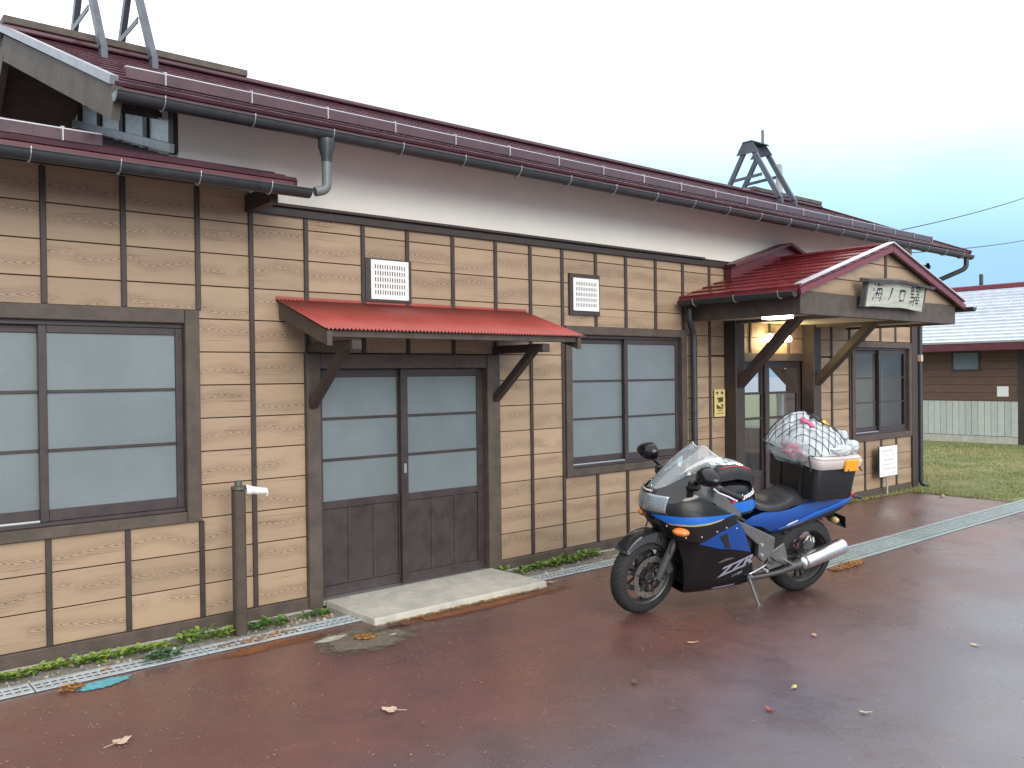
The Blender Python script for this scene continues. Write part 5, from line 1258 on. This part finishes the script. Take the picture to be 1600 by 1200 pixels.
# handlebars: clip-on, grip, lever, switch, clutch cable
for s_ in (1, -1):
    p0, p1, p2 = Vector((1.10, s_*.10, 1.00)), Vector((1.075, s_*.20, 1.00)), Vector((.97, s_*.365, .965))
    h = MB(); h.tube([p0, p1], .014, 8); part(h, 'handlebar', SAT, BK, smooth=True)
    h = MB(); h.tube([p1.lerp(p2, .25), p2], .019, 12); h.tube([p2, p2+(p2-p1).normalized()*.018], .021, 12); part(h, 'grip', BLACKP, BK, smooth=True)
    h = MB(); h.obox(p1.lerp(p2, .12), ((p2-p1).normalized(), (0, 0, 1), (1, 0, 0)), (.03, .026, .022), .008); part(h, 'switch_housing', SAT, BK)
    h = MB(); d = (p2-p1).normalized(); fwd_ = Vector((.8, s_*.5, -.05)).normalized(); q0 = p1.lerp(p2, .05)+fwd_*.04
    h.tube([q0, q0+d*.05+fwd_*.035, q0+d*.13+fwd_*.03, q0+d*.19+fwd_*.045], [.010, .0085, .0075, .007], 8); h.lathe([(-.01, 0), (-.007, .007), (0, .011), (.007, .007), (.01, 0)], q0+d*.19+fwd_*.045, d, 10); part(h, 'lever', ALU, BK, smooth=True)
    h = MB(); h.lathe([(0, .022), (.03, .022), (.035, .018), (.036, 0)], p0+Vector((0, 0, .0)), rake, 14); part(h, 'fork_cap', ALU, BK, smooth=True)
    h = MB(); h.tube([q0, q0+Vector((.05, -s_*.03, -.02)), q0+Vector((.10, -s_*.06, -.09)), Vector((1.15, s_*.12, .82))], .005, 6); part(h, 'cable', BLACKP, BK, smooth=True)
h = MB(); h.prism([(.0, 0), (.055, .01), (.045, .04), (.012, .035)], 'z', 0, .012); h.v = [(.995+a, .345+b*.7, .93+c_*2) for a, b, c_ in h.v]; part(h, 'red_tag', REDD, BK)

# ---- tank, seat, tail
def body_loft(sec, n=20):        # sec: list of (x, z_bottom, z_top, half_width, squareness, topflat)
    def f(u, v):
        k = u*(len(sec)-1); i = min(int(k), len(sec)-2); t = k-i; a = [sec[i][j]+(sec[i+1][j]-sec[i][j])*(3*t*t-2*t*t*t if False else t) for j in range(5)]
        th = -math.pi/2*0+math.pi*v; c_, s_ = math.cos(th), math.sin(th); e_ = 2/a[4]
        y_ = a[3]*math.copysign(abs(c_)**e_, c_); z_ = a[1]+(a[2]-a[1])*abs(s_)**e_
        return Vector((a[0], y_, z_))
    return f
tk = [(1.10, .80, .90, .10, 2.4), (1.07, .78, .965, .17, 2.5), (1.0, .77, 1.02, .205, 2.6), (.90, .77, 1.045, .215, 2.6), (.80, .77, 1.05, .205, 2.5), (.72, .77, 1.045, .185, 2.4), (.66, .77, 1.025, .160, 2.3), (.625, .775, .98, .138, 2.2), (.595, .78, .91, .115, 2.2), (.575, .78, .83, .10, 2.2)]
t_ = MB(); t_.grid(body_loft(tk), 32, 28); part(t_, 'fuel_tank', BLK, BK, smooth='all')
def Wt(x_, z_):
    k = None
    for a, b in zip(tk, tk[1:]):
        if b[0] <= x_ <= a[0]:
            t = (x_-a[0])/(b[0]-a[0]); k = [p+(q-p)*t for p, q in zip(a, b)]; break
    if k is None: k = tk[0] if x_ > tk[0][0] else tk[-1]
    s_ = min(1, max(0, (z_-k[1])/(k[2]-k[1]))); return k[3]*max(0, 1-s_**k[4])**(1/k[4])
both([(.95, .79), (.70, .79), (.62, .80), (.615, .845), (.70, .875), (.84, .872), (.95, .86)], .003, 'tank_stripe', BLUH, wfun=Wt, solid=.002)
for s_ in (1, -1): decal('Kawasaki', .066, .15, .735, .915, R(10)*s_, WHT, .006, 'tank_lettering', .002, s_, wfun=Wt, scale=(.80, .85))
h = MB(); h.lathe([(0, .05), (.008, .05), (.012, .04), (.014, 0)], (.74, 0, 1.008), (-.2, 0, .97), 18); part(h, 'filler_cap', ALU, BK, smooth=True)
se = [(.625, .80, .87, .10, 3), (.58, .77, .845, .13, 3.2), (.50, .755, .822, .155, 3.4), (.40, .755, .825, .16, 3.4), (.32, .765, .85, .155, 3.2), (.26, .78, .885, .15, 3), (.10, .79, .895, .14, 3), (-.10, .80, .895, .125, 3), (-.16, .80, .87, .11, 3)]
s2 = MB(); s2.grid(body_loft(se), 32, 24); part(s2, 'seat', SEATM, BK, smooth='all')
def Wtail(x_, z_):
    w_ = smooth_tab([(-.45, .075), (-.36, .112), (-.2, .138), (.1, .165), (.35, .182), (.6, .175), (.76, .16)], x_)
    zc = lerp_tab([(-.45, .765), (.2, .70), (.6, .69)], x_)
    return w_*(1-.25*(abs(z_-zc)/.12)**2)
TAIL = [(.745, .69), (.66, .735), (.56, .755), (.42, .752), (.30, .765), (.15, .79), (.0, .825), (-.16, .845), (-.30, .845), (-.395, .83), (-.405, .77), (-.30, .735), (-.1, .695), (.12, .648), (.40, .578), (.45, .585), (.56, .645), (.66, .66)]
both(TAIL, .0, 'tail_cowl', BLU, wfun=Wtail)
both([(.40, .605), (.12, .675), (-.1, .722), (-.31, .765), (-.40, .79), (-.40, .80), (-.3, .785), (-.12, .75), (.05, .72), (.22, .67), (.37, .628)], .007, 'tail_stripe', BLUH, wfun=Wtail, solid=.002)
both([(.335, .635), (.30, .64), (.22, .668), (.225, .678), (.31, .655)], .011, 'tail_badge', WHT, wfun=Wtail, solid=.001)
tc_ = MB(); tc_.grid(lambda u, v: (lambda x_: (x_, (2*v-1)*Wtail(x_, .84), lerp_tab([(-.40, .832), (-.30, .848), (-.16, .85), (0, .83), (.1, .82)], x_)+.012*(1-(2*v-1)**2)))(-.40+.5*u), 14, 10); part(tc_, 'tail_top', BLU, BK, smooth='all', solid=.003)
tl = MB(); tl.grid(lambda u, v: (-.402-.035*math.sin(math.pi*u), (2*u-1)*.105, .772+.062*v), 14, 4); part(tl, 'tail_light', REDL, BK, smooth='all', solid=.02)
both([(-.10, .69), (.12, .645), (.40, .574), (.44, .55), (.30, .56), (.1, .60), (-.12, .65), (-.30, .70), (-.36, .74)], -.012, 'undertail', BLACKP, wfun=Wtail)
uf = MB(); uf.grid(lambda u, v: (-.05-.33*u+.02*math.sin(u*3), (2*v-1)*(.10-.02*u), .66+.03*u-.16*max(0, u-.55)/.45), 12, 6); part(uf, 'rear_fender', BLACKP, BK, smooth='all', solid=.006)
np_ = MB(); np_.obox((-.375, 0, .575), ((.2, 0, 1), (0, 1, 0), (1, 0, -.2)), (.05, .10, .002)); part(np_, 'plate_bracket', BLACKP, BK); np_ = MB(); np_.obox((-.380, 0, .575), ((.2, 0, 1), (0, 1, 0), (1, 0, -.2)), (.045, .085, .001)); part(np_, 'number_plate', WHT, BK)
for s_ in (1, -1):
    q = MB(); q.lathe([(-.035, 0), (-.03, .018), (0, .026), (.03, .018), (.035, 0)], (-.215, s_*.135, .625), (0, s_, 0), 12); part(q, 'rear_indicator', M('dim_amber_lens', (.55, .38, .16), .25), BK, smooth='all')
    q = MB(); q.tube([(-.2, s_*.06, .635), (-.21, s_*.11, .628)], .012, 8); part(q, 'indicator_stalk', BLACKP, BK, smooth=True)
    # frame spar, footrest hanger, swing arm
    fr = MB(); poly = [(.845, .735), (.66, .655), (.45, .56), (.448, .455), (.535, .362), (.60, .42), (.602, .51), (.745, .615)]
    fr.prism(poly, 'y', s_*.155, s_*.205); part(fr, 'frame_spar', FRM, BK, bevel=.008)
    for (x_, z_) in ((.575, .512), (.565, .43)): q = MB(); q.lathe([(0, .016), (.008, .014), (.010, 0)], (x_, s_*.205, z_), (0, s_, 0), 12); part(q, 'bolt', SILV, BK, smooth=True)
    hg = MB(); hg.prism([(.34, .50), (.475, .43), (.50, .33), (.46, .29), (.36, .31), (.28, .335), (.29, .38)], 'y', s_*.17, s_*.19); part(hg, 'footrest_hanger', FRM, BK, bevel=.005)
    hg = MB(); hg.tube([(.555, s_*.19, .325), (.56, s_*.28, .33)], [.011, .013], 8); part(hg, 'footrest', ALU, BK, smooth=True)
    hg = MB(); hg.tube([(.30, s_*.19, .35), (.285, s_*.26, .345)], [.010, .012], 8); part(hg, 'footrest', ALU, BK, smooth=True)
    sw = MB(); sw.bar((.53, s_*.11, .40), (.0, s_*.115, .315), .035, .075, (0, 1, 0), .008); sw.lathe([(-.02, .03), (.02, .03), (.024, .016)], (0, s_*.115, .315), (0, s_, 0), 14); part(sw, 'swing_arm', ENG, BK, smooth=True)
    # muffler
    a, b = Vector((.175, s_*.205, .322)), Vector((-.262, s_*.215, .433)); ax = (b-a).normalized(); L_ = (b-a).length
    mf = MB(); mf.lathe([(0, .045), (.012, .058), (.03, .062), (L_-.03, .064), (L_-.012, .060), (L_, .050), (L_+.004, .030), (L_-.03, .028)], a, ax, 32); part(mf, 'muffler', CHR, BK, smooth=True)
    mf = MB(); mf.lathe([(-.001, .0635), (.02, .0645), (.022, .0635)], a+ax*.03, ax, 28); part(mf, 'muffler_band', FRM, BK, smooth=True)
    mf = MB(); mf.tube([a+ax*.015, a-ax*.06, a-ax*.15+Vector((0, -s_*.02, -.02)), Vector((.45, s_*.14, .23)), Vector((.75, s_*.11, .20))], [.046, .036, .026, .024, .024], 14); part(mf, 'exhaust_pipe', SAT, BK, smooth=True)
sh = MB(); sh.tube([(.52, .205, .345), (.60, .235, .335), (.70, .235, .30)], .007, 6); sh.tube([(.70, .235, .30), (.70, .275, .30)], .009, 8); part(sh, 'gear_lever', ALU, BK, smooth=True)
sh = MB(); sh.tube([(.46, .2, .40), (.42, .21, .37), (.33, .205, .34), (.24, .2, .33)], .006, 6); sh.tube([(.5, .2, .38), (.45, .21, .35), (.40, .205, .37)], .008, 6); part(sh, 'linkage', SAT, BK, smooth=True)
rc = MB(); rc.obox((.06, .145, .44), ((.9, 0, .3), (0, 1, 0), (-.3, 0, .9)), (.05, .03, .04), .01); part(rc, 'rear_caliper', SAT, BK)
for x0, z0, x1, z1 in ((.03, .47, .06, .53), (.0, .46, .02, .51), (.10, .46, .07, .52)): q = MB(); q.tube([(x0, .15, z0), (x1, .155, z1)], .010, 8); part(q, 'brake_hose_fitting', ALU, BK, smooth=True)
sd_ = MB(); sd_.tube([(.645, .17, .265), (.66, .205, .24)], .018, 10); sd_.tube([(.66, .205, .245), (.635, .245, .15), (.607, .285, .056)], [.013, .011, .010], 10); sd_.obox((.60, .290, .051), ((1, 0, .0), (0, .985, -.17), (0, .17, .985)), (.03, .018, .005), .002); sd_.tube([(.635, .245, .15), (.618, .268, .145)], .006, 6)
part(sd_, 'side_stand', FRM, BK, smooth=True)
ck2 = MB(); ck2.box(.10, .62, -.06, .06, .36, .62, .02); part(ck2, 'subframe', ENG, BK)
hu = MB(); hu.grid(lambda u, v: (.02+.34*math.cos(R(40+75*u))-.02, (2*v-1)*.085, .315+.345*math.sin(R(40+75*u))-.02*(2*v-1)**2), 12, 6); part(hu, 'inner_fender', BLACKP, BK, smooth='all', solid=.005)

# ================================================================== luggage on the motorcycle
def rider(name, label, cat, loc, group=None):
    o = thing(name, label, cat, BM @ Vector(loc), BROT, group); return o
def lug(mb, name, mat, parent, loc, **k):
    mb.v = [(p[0]-loc[0], p[1]-loc[1], p[2]-loc[2]) for p in mb.v]; o = mb.build(name, mat, parent, local=True, **k)
    if parent is None: o.matrix_world = BM @ Matrix.Translation(loc)
    return o
# tank bag
tl_ = (.83, 0, 1.04); TBG = rider('tank_bag', 'black tank bag with pale map window and red piping', 'bag', tl_)
bgs = [(1.04, 1.035, 1.07, .10, 4), (1.02, 1.02, 1.115, .155, 4.5), (.95, 1.035, 1.145, .175, 4.5), (.85, 1.045, 1.15, .18, 4.5), (.74, 1.02, 1.125, .172, 4.5), (.67, .985, 1.085, .155, 4.5), (.645, .97, 1.03, .11, 4)]
q = MB(); q.grid(body_loft(bgs), 28, 26); lug(q, 'bag_body', M('black_nylon', (.020, .021, .024), .6, var=.3, vs=14, bump=.3, bs=90), TBG, tl_, smooth='all')
MAPM = bpy.data.materials.new('map_print'); MAPM.use_nodes = True
t = MAPM.node_tree; bb = t.nodes['Principled BSDF']; tcn = t.nodes.new('ShaderNodeTexCoord'); nz2 = t.nodes.new('ShaderNodeTexNoise'); nz2.inputs['Scale'].default_value = 16; nz2.inputs['Detail'].default_value = 2; nz2.inputs['Distortion'].default_value = 2
cr3 = t.nodes.new('ShaderNodeValToRGB'); e3 = cr3.color_ramp.elements; e3[0].position = .40; e3[0].color = (.03, .09, .10, 1); e3[1].position = .44; e3[1].color = (.58, .70, .68, 1); z3 = e3.new(.6); z3.color = (.68, .76, .76, 1); z3 = e3.new(.64); z3.color = (.16, .40, .36, 1)
t.links.new(tcn.outputs['Object'], nz2.inputs['Vector']); t.links.new(nz2.outputs['Fac'], cr3.inputs[0]); t.links.new(cr3.outputs[0], bb.inputs['Base Color']); bb.inputs['Roughness'].default_value = .12; bb.inputs['Coat Weight'].default_value = .5
def bag_top(x_): return lerp_tab([(.645, 1.03), (.67, 1.085), (.74, 1.125), (.85, 1.15), (.95, 1.145), (1.02, 1.115), (1.04, 1.07)], x_)
q = MB(); q.grid(lambda u, v: (lambda x_, e_: (x_, e_*.128*(1-.5*abs(2*u-1)**4), bag_top(x_)+.006-.010*e_*e_))(.70+.30*u, 2*v-1), 18, 12); lug(q, 'map_window', MAPM, TBG, tl_, smooth='all')
q = MB(); q.tube([Vector((x_, .148-.10*max(0, (x_-.95)/.075)**2, bag_top(x_)-.012)) for x_ in [.72+.3*i/16 for i in range(17)]], .0045, 6); q.tube([Vector((x_, -.148+.10*max(0, (x_-.95)/.075)**2, bag_top(x_)-.012)) for x_ in [.72+.3*i/16 for i in range(17)]], .0045, 6); lug(q, 'piping', M('red_piping', (.50, .04, .07), .5), TBG, tl_, smooth=True)
# storage box
bl_ = (-.03, 0, .84); BX_ = rider('storage_box', 'black plastic storage box with pale lid strapped over the pillion seat', 'box', bl_)
def rbox(x0, x1, y0, y1, z0, z1, r_, taper=0., n=6, lip=0.):
    m_ = MB(); P = []
    def ring(z_, g_):
        out_ = []
        for cx, cy, a0 in ((x1-r_, y1-r_, 0), (x0+r_, y1-r_, 90), (x0+r_, y0+r_, 180), (x1-r_, y0+r_, 270)):
            for i in range(n+1): a = R(a0+90*i/n); out_.append((cx+r_*math.cos(a), cy+r_*math.sin(a)))
        mx, my = (x0+x1)/2, (y0+y1)/2
        return [(mx+(a-mx)*g_, my+(b-my)*g_, z_) for a, b in out_]
    zs = [(z0, 1-taper-.02), (z0+.012, 1-taper), (z1-.012, 1.0), (z1, 1-lip-.015)]
    K = 4*(n+1); V = [p for z_, g_ in zs for p in ring(z_, g_)]; F = [(i*K+j, i*K+(j+1) % K, (i+1)*K+(j+1) % K, (i+1)*K+j) for i in range(3) for j in range(K)]+[tuple(range(K-1, -1, -1)), tuple(3*K+j for j in range(K))]
    m_.add(V, F); return m_
lug(rbox(-.245, .185, -.285, .285, .845, 1.115, .05, .06), 'box_body', M('black_box_plastic', (.012, .012, .014), .42, var=.2, vs=12, bump=.1, bs=150), BX_, bl_, smooth=True)
LIDM = M('pale_pink_lid', (.52, .455, .445), .4, var=.06, vs=10)
LD = lug(rbox(-.265, .205, -.318, .318, 1.105, 1.175, .055, .02), 'lid', LIDM, BX_, bl_, smooth=True)
lug(rbox(-.255, .195, -.305, .305, 1.1755, 1.200, .05, 0, lip=.04), 'lid_top', LIDM, BX_, bl_, smooth=True)
q = MB(); q.obox((-.115, .326, 1.135), ((1, 0, 0), (0, 1, 0), (0, 0, 1)), (.068, .010, .045), .006); lug(q, 'latch', M('orange_latch', (.85, .33, .02), .4), BX_, bl_)
q = MB(); q.obox((-.115, -.326, 1.135), ((1, 0, 0), (0, 1, 0), (0, 0, 1)), (.068, .010, .045), .006); lug(q, 'latch', MATS['orange_latch'], BX_, bl_)
q = MB(); q.tube([(-.23, .27, .865), (-.27, .29, .86), (-.30, .29, .845)], [.014, .012, .01], 8); lug(q, 'hook', BLACKP, BX_, bl_, smooth=True)
q = MB(); q.box(-.36, .22, -.10, .10, .826, .846, .006); lug(q, 'rack', BLACKP, BX_, bl_)
for y_ in (-.12, .12): q = MB(); q.box(-.249, .189, y_-.012, y_+.012, .842, 1.113); lug(q, 'strap', BLACKP, BX_, bl_)
# netted load: white bags
ll = (-.03, 0, 1.19)
def load_h(x_, y_):
    u, v = (x_-.005)/.262, (y_+.055)/.325; d = min(1, (abs(u)**2.6+abs(v)**2.6)**(1/2.6)); base = (1-d**2.4)**.6 if d < 1 else 0
    rg = lambda f_, s_: 1-2*abs(noise.noise((x_*f_+s_, y_*f_, s_)))
    h = base*(.20+.06*noise.noise((x_*6+2, y_*6, 1.))+.022*rg(9, 3.1)+.016*rg(17, 7.7)+.009*rg(33, 1.3)+.05*math.exp(-((x_-.06)**2+(y_+.06)**2)/.02)-.05*max(0, y_-.12)/.2)
    return h
WBAG = M('white_plastic_bag', (.47, .505, .53), .28, var=.3, vs=9, bump=1., bs=13, coat=.2)
def load_polar(u, v):
    th = u*2*math.pi; c_, s_ = math.cos(th), math.sin(th); k = (abs(c_)**2.6+abs(s_)**2.6)**(-1/2.6)*math.sin(v*math.pi/2)**.8
    a, b = .005+.262*c_*k, -.055+.325*s_*k; return Vector((a, b, 1.188+load_h(a, b)))
q = MB(); q.grid(load_polar, 170, 70)
LOADO = lug(q, 'packed_bags', WBAG, None, ll, smooth='all'); tag(LOADO, 'heap of white plastic bags piled on the box lid under the net', 'bags')
# front clear bag with something pink inside, drooping over the lid edge
CLB = M('clear_grey_bag', (.46, .52, .54), .18, alpha=.42, var=.25, vs=7, bump=.7, bs=18, coat=.4)
bo = (.20, -.03, 1.17)
def blob(cx, cy, cz, rx, ry, rz, am, fr, seed, nu=40, nv=22):
    m_ = MB()
    def f(u, v):
        th, ph = u*2*math.pi, (v-.5)*math.pi; d = Vector((math.cos(ph)*math.cos(th), math.cos(ph)*math.sin(th), math.sin(ph)))
        k = 1+am*noise.noise(d*fr+Vector((seed, 0, 0)))+am*.5*noise.noise(d*fr*2.6+Vector((0, seed, 0)))
        return Vector((cx+rx*d.x*k, cy+ry*d.y*k, cz+rz*d.z*k))
    m_.grid(f, nu, nv); return m_
fb = rider('clear_bag', 'translucent grey plastic bag with pink contents hanging over the box front', 'bag', bo)
lug(blob(.205, -.02, 1.195, .095, .235, .105, .30, 1.7, 3.), 'bag_film', CLB, fb, bo, smooth='all')
lug(blob(.215, .04, 1.205, .075, .12, .06, .4, 2.0, 6.), 'pink_contents', M('pink_cloth', (.52, .06, .14), .6, var=.4, vs=12, bump=.4, bs=30), fb, bo, smooth='all')
lug(blob(.19, -.12, 1.22, .06, .09, .05, .4, 2.0, 9.), 'grey_contents', M('grey_cloth', (.28, .30, .31), .7, var=.3, vs=14), fb, bo, smooth='all')
q = MB(); q.add([Vector((.23, -.10, 1.20)), Vector((.25, -.24, 1.165)), Vector((.20, -.14, 1.235)), Vector((.255, -.12, 1.13))], [(0, 1, 2), (0, 3, 1)]); lug(q, 'bag_corner', CLB, fb, bo, solid=.002)
for nm, lab, cc, rr, mt in (('bundle', 'round white bundle at the left rear corner of the box lid', (-.205, .215, 1.255), (.06, .062, .055), WBAG),
                        ('bundle', 'white plastic bag end bulging beside the orange latch', (-.06, .235, 1.235), (.12, .055, .05), WBAG),
                        ('bundle', 'small white tube behind the rear white bundle', (-.215, .10, 1.315), (.045, .05, .045), WBAG)):
    o = lug(blob(*cc, *rr, .22, 1.8, cc[0]*30), nm, mt, None, cc, smooth='all'); tag(o, lab, 'bundle')
# printed marks on the bags: dark glove, yellow cap, pink label
def on_load(poly, off, mat, name, lab, cat):
    P = [Vector(p) for p in poly]; m_ = len(P); pts = []
    for i in range(m_):
        for k in range(4): pts.append(P[i].lerp(P[(i+1) % m_], k/4))
    vo, _, fo, *_r = delaunay_2d_cdt(pts+[sum(P, Vector((0, 0)))/m_], [(i, (i+1) % len(pts)) for i in range(len(pts))], [list(range(len(pts)))], 1, 1e-6)
    b = MB(); b.add([(p.x, p.y, 1.188+load_h(p.x, p.y)+off) for p in vo], [tuple(f) for f in fo]); loc = (poly[0][0], poly[0][1], 1.188+load_h(*poly[0]))
    o = lug(b, name, mat, None, loc, smooth='all', solid=.012); tag(o, lab, cat)
on_load([(.05, .0), (.02, .06), (-.04, .07), (-.03, .02), (.01, -.02)], .01, BLACKP, 'cloth_scrap', 'dark grey cloth scrap near the top of the netted bags', 'cloth')
on_load([(-.04, .07), (-.03, .035), (-.075, .045), (-.08, .085)], .012, M('yellow_label', (.80, .50, .05), .5), 'yellow_tag', 'small yellow tag on top of the netted bags', 'tag')
on_load([(-.08, .085), (-.075, .045), (-.14, .06), (-.15, .10), (-.11, .115)], .012, M('grey_glove', (.09, .09, .10), .7, var=.4, vs=20), 'grey_glove', 'grey glove tucked under the net behind the yellow tag', 'glove')
on_load([(.13, -.02), (.10, .08), (.075, .09), (.10, -.03)], .008, M('pink_label', (.62, .10, .22), .5), 'pink_label', 'pink label on the white bags above the clear bag', 'label')
# cargo net
nm_ = MB(); NETM = M('black_net_cord', (.012, .014, .016), .55)
def net_pt(a, b):        # a, b in -1..1 rotated lattice
    x_, y_ = .005+.272*a, -.055+.338*b; e_ = load_h(x_, y_)
    m_ = max(abs(a), abs(b)); z_ = 1.192+e_+.007
    return Vector((x_, y_, z_))
for fam in (0, 1):
    for k in range(-17, 18):
        c_ = k*.115; pts = []
        for i in range(61):
            s_ = -1.6+3.2*i/60; a, b = ((s_+c_)/1.0, (s_-c_)/1.0) if fam == 0 else ((s_+c_), (c_-s_))
            if (abs(a)**2.8+abs(b)**2.8)**(1/2.8) <= .985: pts.append(net_pt(a, b)+Vector((0, 0, .002*math.sin(i*1.3))))
        if len(pts) > 3: nm_.tube(pts, .0023, 5)
sgn = lambda v: math.copysign(abs(v)**(2/2.8), v)
nm_.tube([net_pt(.985*sgn(math.cos(i*math.pi/40)), .985*sgn(math.sin(i*math.pi/40))) for i in range(81)], .0042, 6)
for (a, b, x1, y1, z1) in ((.95, .35, .215, .16, 1.09), (.80, .80, .215, .25, 1.08), (-.2, .96, -.08, .342, 1.09), (-.75, .82, -.22, .335, 1.09), (.95, -.5, .215, -.18, 1.09)): nm_.tube([net_pt(a, b), Vector((x1, y1, z1))], .006, 6)
NET = lug(nm_, 'cargo_net', NETM, None, ll, smooth=True); tag(NET, 'black elastic cargo net stretched over the white bags', 'net')
